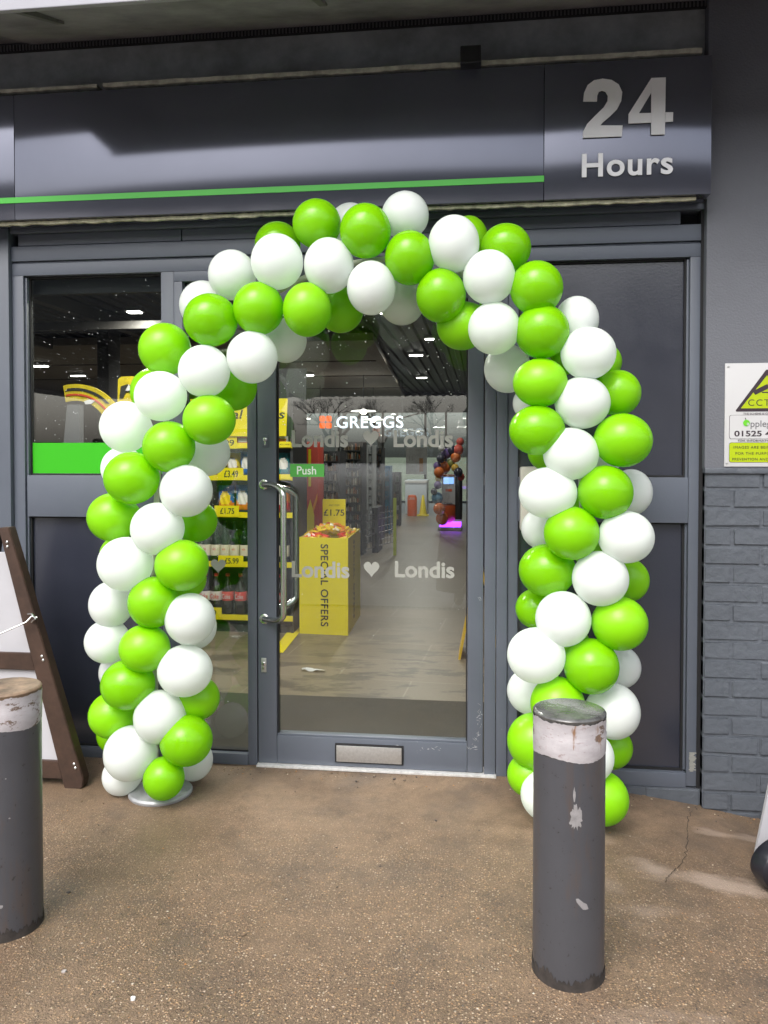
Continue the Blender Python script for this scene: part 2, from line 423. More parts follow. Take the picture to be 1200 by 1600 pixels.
# --- brick pier
def bricks(x0, x1, z0, z1, yf, ztops=None, rnd=random.Random(5), off=0):
    b = MB(); H = .0747; row = 0; z = z1
    b.box(x0, x1, yf+.006, .10, z0, z1)
    while z > z0+.01:
        zb = max(z-H+.008, z0); x = x0-(.1075 if (row+off) % 2 else 0)
        while x < x1:
            a = max(x, x0); c = min(x+.2075, x1)
            if c-a > .02:
                j = rnd.uniform(-.002, .0022)
                bm = bmesh.new(); bmesh.ops.create_cube(bm, size=1)
                for v in bm.verts: v.co = Vector(((a+c)/2+v.co.x*(c-a), yf+.02+j+v.co.y*.04, (z+zb)/2+v.co.z*(z-zb)))
                bmesh.ops.bevel(bm, geom=list(bm.edges), offset=.0045, segments=2, affect='EDGES')
                for v in bm.verts: v.co += Vector((0, rnd.uniform(-.0012, .0012), rnd.uniform(-.0016, .0016)))
                bm.verts.index_update(); b.add([v.co.copy() for v in bm.verts], [[v.index for v in f.verts] for f in bm.faces]); bm.free()
            x += .2155
        z -= H; row += 1
    return b
M['brick_rough'] = worn_paint('brick_paint_rough', (.085, .096, .115), (.19, .20, .21), .03, .5, 7.0)
for nd in M['brick_rough'].node_tree.nodes:
    if nd.type == 'BUMP': nd.inputs['Strength'].default_value = .75; nd.inputs['Distance'].default_value = .006
    if nd.type == 'TEX_NOISE' and abs(nd.inputs['Scale'].default_value-130) < 1: nd.inputs['Scale'].default_value = 38; nd.inputs['Detail'].default_value = 7
bricks(1.812, 5.5, -.5, 1.262, -.034).build('brick_pier', M['brick_rough'], shop, smooth=True)
# flaky mortar shelf where the render stops
sh = MB(); rnd = random.Random(11); x = 1.809
while x < 5.5:
    w_ = rnd.uniform(.06, .2); sh.box(x, min(x+w_, 5.5), -.042+rnd.uniform(-.004, .002), 0, 1.252, 1.270+rnd.uniform(-.002, .004), .004); x += w_-.004
sh.build('mortar_ledge', M['brick_rough'], shop, smooth=True)
bricks(1.06, 1.81, -.25, -.008, -.012, off=1, rnd=random.Random(9)).build('plinth', M['brick_rough'], shop, smooth=True)
bricks(-9, -.02, -.25, -.003, .0, off=0, rnd=random.Random(8)).build('plinth', M['brick_rough'], shop, smooth=True)
M['render2'] = M['render']
for nd in M['render'].node_tree.nodes:
    if nd.type == 'BUMP': nd.inputs['Strength'].default_value = .5; nd.inputs['Distance'].default_value = .004
box('rendered_wall', M['render'], shop, 1.808, 5.5, -.037, .10, 1.268, 3.1, .006)
box('rendered_wall', FR, shop, -9, -1.10, -.022, .10, -.002, 2.31, .004)
box('rendered_wall', M['concrete_dark'], shop, -9, 1.806, .004, .12, 2.302, 3.09, 0)
box('pier_joint', M['gap'], shop, 1.797, 1.811, .0, .06, -.25, 2.3, 0)
# white reflective scuffed sticker at the foot of the frame
st = MB(); rnd = random.Random(2)
a = P(1076, 1205); c = P(1088, 1176); z = a.z
while z < c.z:
    st.box(a.x+rnd.uniform(0, .004), c.x-rnd.uniform(0, .012), -.0022, -.0008, z, z+.0035); z += .0052
st.build('torn_sticker', M['frost'], shop)

# --- frame members
def member(x0, x1, z0, z1, y0=0.0, y1=.07, name='frame_member', mat=None):
    return box(name, mat or FR, shop, x0, x1, y0, y1, z0, z1, .0025)
member(-1.098, -1.046, 0, 2.105); member(-1.0455, -1.036, .045, 2.10, .012, .06)
member(-.419, -.362, .003, 2.105); member(-.3605, -.323, .003, 2.062, -.003)
member(-.043, -.003, 0, 2.08)
member(.956, 1.002, 0, 2.08, -.002); member(1.004, 1.048, 0, 2.105, .003); member(1.0495, 1.091, 0, 2.105, .016)
member(1.758, 1.797, 0, 2.105); member(1.748, 1.7575, .06, 2.1, .014, .06)
# header, in stepped profiles
member(-1.098, 1.797, 2.1055, 2.158, .0, .08); member(-1.098, 1.797, 2.160, 2.166, .008, .08)
member(-1.098, 1.797, 2.168, 2.232, -.004, .08); member(-1.07, -.33, 2.236, 2.285, .004, .08); member(-.325, 1.72, 2.236, 2.285, .004, .08)
member(-1.098, 1.806, 2.2865, 2.31, -.012, .08)
member(-.3615, -.0435, 2.0625, 2.105, -.002); member(-.003, .955, 2.045, 2.105, -.003)
box('header_light_block', M['gap'], shop, -1.12, 1.81, .082, .12, 2.04, 2.303, 0)  # added unseen board, blocks interior light leaking past the header
# rails
member(-1.036, -.42, 1.054, 1.235, -.001); member(1.092, 1.757, 1.054, 1.235, -.001)
member(-1.046, -.42, .0, .042, -.004); member(-.3225, -.0435, .0, .047, -.004); member(1.0925, 1.757, -.006, .052, -.004)
# infill panels
def panel(x0, x1, z0, z1):
    box('infill_panel', M['panel'], shop, x0, x1, .034, .05, z0, z1, 0)
    g = MB()
    for (a, b_, c, d_) in ((x0, x1, z0, z0+.008), (x0, x1, z1-.008, z1), (x0, x0+.007, z0+.008, z1-.008), (x1-.007, x1, z0+.008, z1-.008)):
        g.box(a, b_, .022, .0335, c, d_)
    g.build('gasket', M['gap'], shop)
panel(-1.036, -.42, .042, 1.054); panel(1.092, 1.748, 1.235, 2.105); panel(1.092, 1.748, .052, 1.054)

# --- rain drops on glass
def drops(name, parent, x0, x1, z0, z1, n, y, seed, dens=None, rmax=.0030):
    rnd = random.Random(seed); b = MB(); k = 0
    while k < n:
        x = rnd.uniform(x0, x1); z = rnd.uniform(z0, z1)
        if dens and rnd.random() > dens((x-x0)/(x1-x0), (z-z0)/(z1-z0)): continue
        r = rmax*(rnd.random()**2.2*.75+.22); k += 1
        T = Matrix.Translation((x, y, z)) @ Matrix.Rotation(PI/2, 4, 'X')
        b.lathe([(r, 0), (r*.85, r*.35), (r*.45, r*.62), (.0001, r*.7)], n=7, T=T)
    o = b.build(name, M['drop'], parent, smooth=True); tag(o, kind='stuff'); return o
M['drop'] = simple('rain_drop', (.85, .87, .90), .08, spec=1.0)

# --- windows
def window(x0, x1, z0, z1, seed, nd, dens):
    w_ = box('window', M['gap'], shop, x0-.004, x0+.004, .03, .05, z0, z1, 0)
    g = MB()
    for (a, b_, c, d_) in ((x0+.004, x1, z0-.004, z0+.006), (x0+.004, x1, z1-.007, z1+.003), (x1-.005, x1+.004, z0+.006, z1-.007)): g.box(a, b_, .024, .05, c, d_)
    g.build('gasket', M['gap'], w_)
    MB().box(x0+.004, x1-.005, .036, .042, z0+.006, z1-.007).build('pane', M['glass'], w_)
    if nd: drops('rain_drops', w_, x0+.01, x1-.01, z0+.1, z1-.01, nd, .0355, seed, dens, .0022)
    return w_
win = window(-1.034, -.421, 1.236, 2.104, 3, 230, lambda u, v: .12+.88*max(0, 1-abs(v-.25-.5*u)*1.9))
a, c = P(34, 743), P(260, 691.5)
box('green_film', M['film'], win, -1.029, -.426, .0338, .0352, 1.243, c.z, 0)
side = window(-.322, -.044, .048, 2.061, 4, 260, lambda u, v: 1 if v > .38 else .06)
for (px, py) in ((341, 885), (341, 683)):
    q = P(px, py, .035)
    hp = heart(q.x, q.z, .066, .060); MB().prism_xz(hp, .0335, .0350).build('heart_sticker', M['frost'], side)

# --- door leaf
door = box('door', FR, shop, .0015, .082, .002, .056, .012, 2.043, .0022)    # hinge-side stile carries the rest
def dbox(name, mat, *a): return box(name, mat, door, *a)
dbox('door_rail', FR, .887, .952, .002, .056, .012, 2.043, .006); dbox('door_rail', FR, .0825, .8865, .003, .055, .012, .131, .003); dbox('door_rail', FR, .0825, .8865, .003, .055, 1.965, 2.043, .003)
dbox('bead', FR, .0825, .8865, .009, .05, .1315, .139, .001)
MB().box(.083, .886, .028, .034, .139, 1.9645).build('glass', M['glass'], door)
g = MB()
g.box(.083, .089, .014, .0278, .139, 1.9645); g.box(.881, .886, .014, .0278, .139, 1.9645); g.build('gasket', M['gap'], door)
drops('rain_drops', door, .1, .87, 1.43, 1.96, 170, .0275, 6, lambda u, v: (1 if abs(v-(.25+.55*(1-(2*u-1)**2))) < .12 else .22), .0036)
drops('rain_drops', door, .1, .87, .5, 1.4, 26, .0275, 8, None, .0017)
# letter slot
a, c = P(525, 1190), P(629, 1167)
dbox('letter_slot', M['gap'], a.x-.004, c.x+.004, -.004, .004, a.z-.002, c.z+.004, .002)
MB().box(a.x+.003, c.x-.003, -.010, -.0045, a.z+.004, c.z-.003, .0025).build('letter_flap', M['alu'], door, smooth=True)
# cylinder lock + lower bolt
for (px, py, w_, h_) in ((414.5, 689, .026, .055), (412.5, 1039, .023, .062)):
    q = P(px, py)
    lk = dbox('lock_plate', FR if py < 800 else M['alu'], q.x-w_/2, q.x+w_/2, -.004, .0015, q.z-h_/2, q.z+h_/2, .003)
    b = MB(); T = Matrix.Translation((q.x, -.0055, q.z+.006)) @ Matrix.Rotation(PI/2, 4, 'X')
    b.lathe([(.0085, -.004), (.0085, .001), (.007, .002)], n=20, T=T); b.box(q.x-.004, q.x+.004, -.0065, -.004, q.z-.018, q.z-.003, .002)
    b.build('lock_cylinder', M['steel'], door, smooth=True)
    MB().box(q.x-.001, q.x+.001, -.0092, -.0075, q.z+.001, q.z+.011).build('keyhole', M['gap'], door)
# pull handles: outside one and its twin inside the shop
def bow(px, ptop, pbot, reach, y0, yb, name):
    zt = P(px, ptop).z; zb = P(px, pbot).z; x0 = .030 if y0 < .03 else .030
    R_ = .045; pts = [(x0, y0, zt)]
    for k in range(9):
        t = k/8*PI/2
        pts.append((x0+reach*(.35)+ (reach*.65)*math.sin(t), y0+(yb-y0)*min(1, .35+.65*math.sin(t)) if 1 else yb, zt-R_*(1-math.cos(t))))
    L = pts[1:]
    pts2 = [(x, y, zb+(zt-z)) for x, y, z in reversed(L)]
    ro = MB().tube([pts[0]]+L+pts2+[(x0, y0, zb)], .0135, 18)
    for z in (zt, zb):
        T = Matrix.Translation((x0, y0, z)) @ Matrix.Rotation(PI/2, 4, 'X')
        ro.lathe([(.021, -.002), (.021, .003), (.017, .005)], n=24, T=T)
    return ro.build(name, M['steel'], door, smooth=True)
bow(415, 757, 967, .105, .000, -.085, 'handle')
bow(415, 764, 954, .105, .058, .135, 'handle')
# writing on the glass
YG = .0262
for py0, py1, sh_ in ((672, 699, 0), (877, 903, 2)):
    text_px('glass_lettering', 'Londis', M['frost'], door, 456, 544+sh_, py0, py1, YG, bold=.028, thick=.001)
    text_px('glass_lettering', 'Londis', M['frost'], door, 615+sh_, 708+sh_, py0, py1, YG, bold=.028, thick=.001)
    q = P(579.5+sh_/2, (py0+py1)/2, YG)
    MB().prism_xz(heart(q.x, q.z, .066, .066), YG-.001, YG).build('heart_sticker', M['frost'], door)
a, c = P(453.5, 745, YG), P(506.5, 725, YG)
ps = MB().box(a.x, c.x, YG-.0012, YG, a.z, c.z).build('push_sticker', M['push'], door)
text_px('glass_lettering', 'Push', M['frost_text'], door, 464, 494, 728.5, 741.5, YG-.0014, bold=.012, thick=.0006)
box('threshold', M['white_strip'], shop, -.002, 1.006, -.022, .075, .0005, .0105, .002)

# --- eave: soffit falling outward to the edge board, vent grille in the corner against the wall
def eave():
    zi, zo = 3.098, 2.835
    def slab(x0, x1, yo, zo):
        b = MB()
        b.add([(x0, .1, zi+.035), (x1, .1, zi+.035), (x1, yo, zo), (x0, yo, zo), (x0, .1, zi+.16), (x1, .1, zi+.16), (x1, yo, zo+.07), (x0, yo, zo+.07)],
              [(0, 1, 2, 3), (7, 6, 5, 4), (3, 2, 6, 7), (0, 4, 5, 1), (0, 3, 7, 4), (1, 5, 6, 2)])
        return b
    slab(-.99, 7, -.75, 2.835).build('eave', M['soffit'], shop)
    slab(-9, -.99, -.66, 2.95).build('eave', M['soffit'], shop)
    e2 = MB().box(-.985, 7, -.772, -.752, 2.800, 2.95, .003).build('edge_board', simple('edge_board_paint', (.30, .30, .34), .4, noise=.08, nscale=4), shop)
    for px in (88, 503, 940):
        q = P(px, 15, -.45)
        b = MB(); b.add([(q.x-.014, -.74, 2.815), (q.x+.014, -.74, 2.815), (q.x+.014, -.42, 2.94), (q.x-.014, -.42, 2.94), (q.x-.014, -.74, 2.86), (q.x+.014, -.74, 2.86), (q.x+.014, -.42, 2.99), (q.x-.014, -.42, 2.99)],
              [(0, 1, 2, 3), (7, 6, 5, 4), (3, 2, 6, 7), (0, 4, 5, 1), (0, 3, 7, 4), (1, 5, 6, 2)])
        b.build('bracket', M['bracket'], shop)
    v = box('vent_grille', M['gap'], shop, -9, 7, -.012, .0035, 3.068, 3.098, 0)
    s = MB(); x = -3.0
    while x < 4.0: s.box(x, x+.006, -.018, -.0125, 3.07, 3.096); x += .0145
    o = s.build('vent_slats', simple('vent_plastic', (.07, .07, .075), .6), v)
eave()
def ragged(name, mat, parent, x0, x1, z, th, y0, y1, seed, step=.03):
    rnd = random.Random(seed); top = []; bot = []; x = x0
    while x < x1:
        top.append((x, z+th/2+rnd.uniform(-.0015, .0015))); bot.append((x, z-th/2+rnd.uniform(-.0035, .0025))); x += step*rnd.uniform(.4, 1.5)
    n = len(top); b = MB()
    vs = [(x, y0, z_) for x, z_ in top]+[(x, y0, z_) for x, z_ in bot]+[(x, y1, z_) for x, z_ in top]+[(x, y1, z_) for x, z_ in bot]
    fs = []
    for i in range(n-1):
        fs += [(i, n+i, n+i+1, i+1), (i, i+1, 2*n+i+1, 2*n+i), (n+i, 3*n+i, 3*n+i+1, n+i+1)]
    b.add(vs, fs); return b.build(name, mat, parent)
ragged('sealant_trim', M['trim'], shop, -9, -.62, 2.838, .012, -.145, .003, 1)
ragged('sealant_trim', M['trim'], shop, -.60, 1.775, 2.838, .016, -.147, .003, 2)
zt_ = P(22, 350, -.12).z
ragged('sealant_trim', M['trim2'], shop, -9, 1.785, min(zt_, 2.2945), .013, -.128, -.114, 3)

# --- building shell (dark, closes the interior)
M['wall_in'] = simple('shop_wall_paint', (.16, .15, .14), .7, noise=.1, nscale=2)
box('side_wall', M['wall_in'], shop, -9.2, -9, .12, 18, -.2, 3.2, 0); box('side_wall', M['wall_in'], shop, 2.4, 2.6, .12, 18, -.2, 3.2, 0)
box('rear_wall', M['wall_in'], shop, -9, -4.15, 18, 18.2, -.2, 3.2, 0); box('rear_wall', M['wall_in'], shop, .72, 2.4, 18, 18.2, -.2, 3.2, 0)
box('rear_lintel', simple('dark_lintel', (.03, .03, .03), .5), shop, -4.15, .72, 17.95, 18.2, 2.42, 3.2, 0)
rw = box('rear_window', FR, shop, -4.15, .72, 17.97, 18.05, .0, .05, 0)
for x in (-4.15, -2.9, -1.7, -.55, .0, .66): box('mullion', simple('rear_frame', (.05, .045, .04), .5), rw, x, x+.06, 17.97, 18.05, .05, 2.42, 0)
MB().box(-4.1, .7, 18.06, 18.07, .05, 2.42).build('pane', M['glass'], rw)
box('roof', M['soffit'], shop, -9.2, 5.5, .12, 18.2, 3.2, 3.35, 0)

# ================================================================== SHOP SIGN ABOVE THE DOOR
sign = empty('shop_sign', 'long dark grey fascia sign with green line and 24 Hours lettering', 'sign', (.4, -.15, 2.3))
ZB, ZT = 2.303, 2.816
for x0, x1 in ((-9, -2.3), (-2.298, -.989), (-.987, 1.1755), (1.1775, 1.792)):
    box('fascia_panel', M['fascia'], sign, x0, x1, -.15, -.03, ZB, ZT, .002)
a = P(0, 317, -.152); c = P(850, 274.5, -.152); e = P(850, 284, -.152)
box('green_line', M['green_line'], sign, -9, c.x, -.1535, -.1505, e.z, c.z, 0)
YS = -.1545
def numeral(pts):
    L = [P(600+x/2, y/2, YS) for x, y in pts]
    MB().prism_xz([(q.x, q.z) for q in L], YS-.004, YS).build('numeral', M['letter'], sign)
numeral([(622, 318), (625, 291), (636, 267), (656, 252), (683, 247), (711, 251), (733, 265), (744, 289), (741, 316), (728, 342), (706, 364), (684, 383), (675, 393), (745, 393), (743, 427), (621, 432), (622, 412), (634, 389), (658, 364), (686, 337), (698, 317), (699, 300), (692, 288), (681, 284), (671, 288), (666, 300), (665, 318)])
nb = MB()
for pts in ([(764, 357), (835, 245), (834.5, 291), (796, 355), (834, 354), (834, 384), (763, 387)], [(835.2, 245), (880, 243), (877, 421), (834.2, 422)], [(879.2, 352), (903, 352), (902, 381), (878.6, 382)]):
    L = [P(600+x/2, y/2, YS) for x, y in pts]; nb.prism_xz([(q.x, q.z) for q in L], YS-.004, YS)
nb.build('numeral', M['letter'], sign)
text_px('lettering', 'Hours', M['letter'], sign, 909, 1051, 238, 275, YS, bold=.02, spacing=1.08, thick=.004)

# black flood light box above the sign
q0, q1 = P(719, 101, -.2), P(752, 69, -.2)
fl = MB().box(q0.x, q1.x, -.2, -.12, q0.z+.004, q1.z, .006).build('flood_light', M['black'], smooth=True); tag(fl, 'small square black light box fixed above the fascia sign', 'light')
MB().box(q0.x+.02, q1.x-.02, -.12, .003, q0.z+.03, q1.z-.02).build('bracket', M['black'], fl)
MB().box(q0.x+.008, q1.x-.008, -.204, -.2, q0.z+.012, q1.z-.008).build('lens', M['gap'], fl)

# ================================================================== CCTV SIGN
def cctv():
    Y = -.0375; Yf = -.0415
    a, c = P(1131, 729, Y), P(1132, 568, Y); x0, x1 = a.x, a.x+.31; z0, z1 = a.z, c.z
    o = MB().box(x0, x1, Yf, Y-.0005, z0, z1, .0015).build('cctv_sign', M['sign_white'], smooth=True)
    tag(o, 'white and yellow CCTV warning sign screwed to the grey rendered wall', 'sign')
    cx = (x0+x1)/2
    zap, zba = P(1192, 576, Y).z, P(1192, 643, Y).z
    def tri(ins, y, m, nm):
        hw = .118; h = zap-zba
        pts = [(cx, zap-ins*2.1), (cx+hw-ins*1.75, zba+ins), (cx-hw+ins*1.75, zba+ins)]
        out = []
        for i in range(3):
            p0 = Vector(pts[i-1]); p1 = Vector(pts[i]); p2 = Vector(pts[(i+1) % 3])
            r = .010 if ins == 0 else .002
            A = p1+(p0-p1).normalized()*r; B = p1+(p2-p1).normalized()*r
            for k in range(6):
                t = k/5; q = A.lerp(p1, t).lerp(p1.lerp(B, t), t); out.append((q.x, q.y))
        MB().prism_xz(out, y-.0006, y).build(nm, m, o)
    tri(0, Yf-.0003, M['sign_dark'], 'warning_triangle'); tri(.0125, Yf-.0012, M['sign_yellow'], 'warning_triangle')
    text_px('lettering', 'CCTV', M['sign_dark'], o, 1169, 1214, 624, 634, Yf-.0022, bold=-.004, spacing=1.2, thick=.0005)
    cam_ = MB(); L = P(1176, 612, Yf); 
    def pz(px, py): q = P(px, py, Yf-.002); return (q.x, q.z)
    cam_.prism_xz([pz(1176, 611), pz(1199, 600), pz(1203, 606), pz(1180, 617)], Yf-.0026, Yf-.002)
    cam_.prism_xz([pz(1190, 612.2), pz(1191, 614), pz(1212, 614), pz(1212, 612.2)], Yf-.0026, Yf-.002)
    cam_.build('camera_symbol', M['sign_dark'], o)
    def rbox(px0, px1, py0, py1, mat, y, grow=0):
        p, q = P(px0, py1, Yf), P(px0, py0, Yf); xx = P(px0, 660, Yf).x; r = .008
        X0, X1, Z0, Z1 = xx-grow, 2*cx-xx+grow, p.z-grow, q.z+grow
        pts = []
        for (ox, oz, a0) in ((X1-r, Z1-r, 0), (X0+r, Z1-r, 90), (X0+r, Z0+r, 180), (X1-r, Z0+r, 270)):
            for k in range(5): t = R(a0+k*22.5); pts.append((ox+r*math.cos(t), oz+r*math.sin(t)))
        MB().prism_xz(pts, y-.0005, y).build('text_box', mat, o)
    rbox(1140, 0, 649, 685.5, M['sign_dark'], Yf-.0003, .0012); rbox(1140, 0, 649, 685.5, M['sign_white'], Yf-.0012)
    rbox(1140, 0, 692, 722, M['sign_dark'], Yf-.0003, .0012); rbox(1140, 0, 692, 722, M['sign_yellow'], Yf-.0012)
    X = P(1140, 700, Yf).x; xr = 2*cx-X
    def line(s_, pxl, py0, py1, m=M['sign_dark'], bold=0., sp=1., xr_=None):
        p, q = P(pxl, py1, Yf), P(pxl, py0, Yf); xe = (2*cx-p.x) if xr_ is None else xr_
        text('lettering', s_, m, o, (p.x, Yf-.0022, p.z), (xe-p.x, 0, 0), (0, 0, q.z-p.z), bold=bold, spacing=sp, thick=.0005)
    line('THE SCHEME IS CONTROLLED BY', 1161, 645, 648); line('FOR INFORMATION CONTACT', 1153, 687, 690)
    line('pplegate', 1172.5, 657, 670.5, simple('grey_print', (.12, .12, .13), .5), 0, 1); line('01525 405000', 1147, 673, 682, bold=.02)
    line('IMAGES ARE BEING RECORDED', 1146, 697, 701, sp=1.15); line('FOR THE PURPOSE OF CRIME', 1149, 706.5, 710.5, sp=1.15); line('PREVENTION AND PUBLIC SAFETY', 1144, 715.5, 719.5, sp=1.15)
    q = P(1166, 661, Yf); b = MB(); T = Matrix.Translation((q.x, Yf-.0024, q.z)) @ Matrix.Rotation(PI/2, 4, 'X')
    b.lathe([(.0125, 0), (.0125, .0008)], n=28, T=T); b.build('apple_logo', M['apple'], o)
    text('lettering', 'a', M['sign_white'], o, (q.x+.001, Yf-.0034, q.z-.009), (.009, 0, 0), (0, 0, .010), bold=.01, thick=.0004)
    b = MB(); b.prism_xz([(q.x-.006, q.z+.020), (q.x-.003, q.z+.012), (q.x-.001, q.z+.013), (q.x-.004, q.z+.021)], Yf-.0036, Yf-.0024); b.build('apple_stalk', M['sign_dark'], o)
    for (X_, Z_) in ((x0+.012, z1-.012), (x0+.010, z0+.014), (x1-.012, z1-.012), (x1-.012, z0+.014)):
        T = Matrix.Translation((X_, Yf-.0002, Z_)) @ Matrix.Rotation(PI/2, 4, 'X')
        MB().lathe([(.005, 0), (.0045, .0018), (.002, .0024)], n=14, T=T).build('screw', M['alu'], o, smooth=True)
cctv()

# cream entry box on the frame right of the door
q0, q1 = P(812, 828, .0), P(836, 729, .0)
eb = MB().box(q0.x, q0.x+.095, -.045, .033, q0.z, q1.z, .009).build('entry_box', M['cream'], smooth=True); tag(eb, 'cream plastic box on the frame behind the right balloons', 'box')
MB().box(q0.x+.02, q0.x+.075, -.047, -.0455, q0.z+.14, q0.z+.2).build('keypad', M['plate'], eb)

# ================================================================== BALLOON ARCH
# picture centre x, y, half width, half height, colour, layer (front / middle / back)
BAL = """
363 430 38 39 w M
433 409 41 43 w F
318 477 38 38 w B
329 500 43 41 g F
404 482 40 41 g F
394 558 40 41 w F
258 546 42 41 g M
319 580 41 41 w F
240 612 37 37 g B
251 619 42 39 w F
364 604 38 38 g B
327 656 42 39 g F
196 667 41 40 w M
264 698 42 40 g F
324 707 36 37 w B
192 732 35 34 w B
206 747 45 41 g F
291 767 42 41 w F
177 808 42 38 g M
306 814 34 33 g B
246 826 43 41 w F
188 866 33 30 g B
196 881 45 42 w F
284 883 43 40 g F
292 905 31 30 g B
174 944 36 36 w M
239 941 40 40 g F
297 967 40 40 w F
305 980 34 34 w B
168 1002 37 34 w M
226 1013 41 37 g F
189 1050 35 34 w B
289 1048 44 40 w F
200 1070 44 39 g F
308 1091 36 34 g M
250 1120 42 41 w F
177 1117 40 36 g M
184 1146 34 31 g B
291 1157 42 39 g F
204 1177 43 42 w F
303 1188 30 31 w B
190 1212 31 30 w M
256 1216 33 33 g F
446 532 33 35 w B
480 484 38 42 g F
514 415 39 43 w F
495 350 38 38 g M
434 382 36 35 g B
532 484 36 36 g B
571 361 40 42 g F
548 352 34 34 w B
580 450 38 42 w F
633 337 37 37 w M
640 403 39 42 g F
628 471 36 37 w B
689 462 39 42 g F
709 381 40 44 w F
732 372 30 34 g B
764 433 41 42 w F
790 388 40 38 g M
722 509 40 38 g M
772 513 41 41 w F
793 576 37 38 w B
838 450 42 42 g F
847 518 43 42 g F
901 500 35 37 w M
872 560 30 30 g B
919 552 44 41 w F
942 566 30 30 g B
829 630 28 28 w B
844 598 43 38 g F
910 629 44 41 w F
965 614 37 36 g M
839 672 44 39 g F
973 688 47 42 g F
892 709 44 41 w F
855 706 31 30 g B
936 722 32 31 w B
946 769 44 42 g F
856 770 46 40 w F
986 769 34 36 w B
902 792 30 30 g B
846 826 32 32 w B
893 833 44 42 g F
978 839 45 41 w F
928 862 32 30 g B
855 891 45 41 g M
938 904 45 43 w F
981 906 34 34 g B
840 951 35 32 g B
880 967 44 43 w F
968 974 45 42 g F
890 1010 34 32 g B
838 1024 46 43 w F
968 1042 34 33 w B
924 1041 44 43 g F
830 1080 38 36 w B
871 1100 43 42 g F
958 1111 43 43 w M
836 1158 44 43 g M
951 1167 38 34 g B
920 1182 40 40 w F
827 1211 35 33 g M
856 1243 43 39 w F
941 1247 42 41 g F
"""
CL = [(243, 1240), (243, 1100), (240, 960), (243, 820), (252, 700), (275, 610), (330, 530), (410, 470), (500, 425), (600, 405), (690, 412), (765, 462), (830, 525), (875, 600), (903, 700), (910, 820), (906, 960), (898, 1080), (893, 1180), (893, 1262)]
YC = -.30
def arch():
    root = empty('balloon_arch', 'arch of green and white balloons standing round the shop door', 'balloon arch', (.42, YC, 0))
    cl = [P(x, y, YC) for x, y in CL]
    fine = []
    for i in range(len(cl)-1):                      # Catmull-Rom
        p0 = cl[max(i-1, 0)]; p1 = cl[i]; p2 = cl[i+1]; p3 = cl[min(i+2, len(cl)-1)]
        for k in range(8):
            t = k/8
            fine.append(.5*((2*p1)+(p2-p0)*t+(2*p0-5*p1+4*p2-p3)*t*t+(3*p1-p0-3*p2+p3)*t**3))
    fine.append(cl[-1])
    # ends of the pole stand on the base plates
    fine = [Vector((fine[0].x, fine[0].y, .012))]+fine[1:-1]+[Vector((fine[-1].x, fine[-1].y, gh(fine[-1].x, YC)+.012))]
    MB().tube(fine, .011, 12).build('pole', M['cream'], root, smooth=True)
    for e, dx in ((fine[0], .03), (fine[-1], 0)):
        z = gh(e.x, e.y)
        b = MB(); b.lathe([(.118, 0.0), (.122, .006), (.122, .012), (.116, .019), (.03, .024), (.025, .05), (.018, .052)], (e.x+dx, e.y-.02, z), 40)
        b.build('base_plate', M['plate'], root, smooth=True)
    rnd = random.Random(4)
    ds = {'F': -.125, 'M': -.035, 'B': .095}
    n = 0
    for ln in BAL.strip().splitlines():
        x, y, rx, ry, c, L = ln.split(); x, y, rx, ry = float(x), float(y), float(rx), float(ry)
        Y = YC+ds[L]+rnd.uniform(-.012, .012)
        c3 = P(x, y, Y); dep = (c3-CAM).dot(FW)
        k_ = math.sqrt(1+((x-600)/F)**2); rX = rx*dep/F/k_; rZ = ry*dep/F
        j = min(range(len(fine)), key=lambda i: (fine[i]-c3).length); out = (c3-fine[j])
        out = out.normalized() if out.length > .01 else Vector((0, -1, 0))
        out = (out+Vector((rnd.uniform(-.12, .12), rnd.uniform(-.1, .1), rnd.uniform(-.12, .12)))).normalized()
        q = out.to_track_quat('Z', 'Y').to_matrix()
        b = MB(); nseg, nr = 40, 26; rr = (rX+rZ)/2
        prof = []
        for i in range(nr+1):
            t = PI*i/nr                                   # 0 = outer tip, PI = neck
            r = math.sin(t); z = math.cos(t)
            if t > 2.2: kk = (t-2.2)/(PI-2.2); z -= .10*kk**2; r *= (1-.16*kk)
            if i == 0: r = .001; z += .006
            prof.append((r, z))
        T = Matrix.Translation(c3) @ Matrix.Diagonal((rX, rr, rZ, 1)) @ q.to_4x4()
        b.lathe(list(reversed(prof)), n=nseg, T=T, caps=True)
        # small knot towards the pole
        b.lathe([(.03, -1.20), (.10, -1.17), (.04, -1.10)], n=10, T=T)
        o = b.build('balloon', [M[('green_balloon' if c == 'g' else 'white_balloon')+str(rnd.randrange(3))], M['nip_g' if c == 'g' else 'nip_w']], root, smooth=True)
        o['label'] = 'round green balloon' if c == 'g' else 'round white balloon'
        me = o.data; tip = c3+Vector((out.x*rX, out.y*rr, out.z*rZ))
        for p in me.polygons:
            if (me.vertices[p.vertices[0]].co-tip).length < .0055+.004*rnd.random() and (p.center-tip).length < .0075: p.material_index = 1
        n += 1
    # the last cluster of tied necks and the hidden far side
    return root
arch()

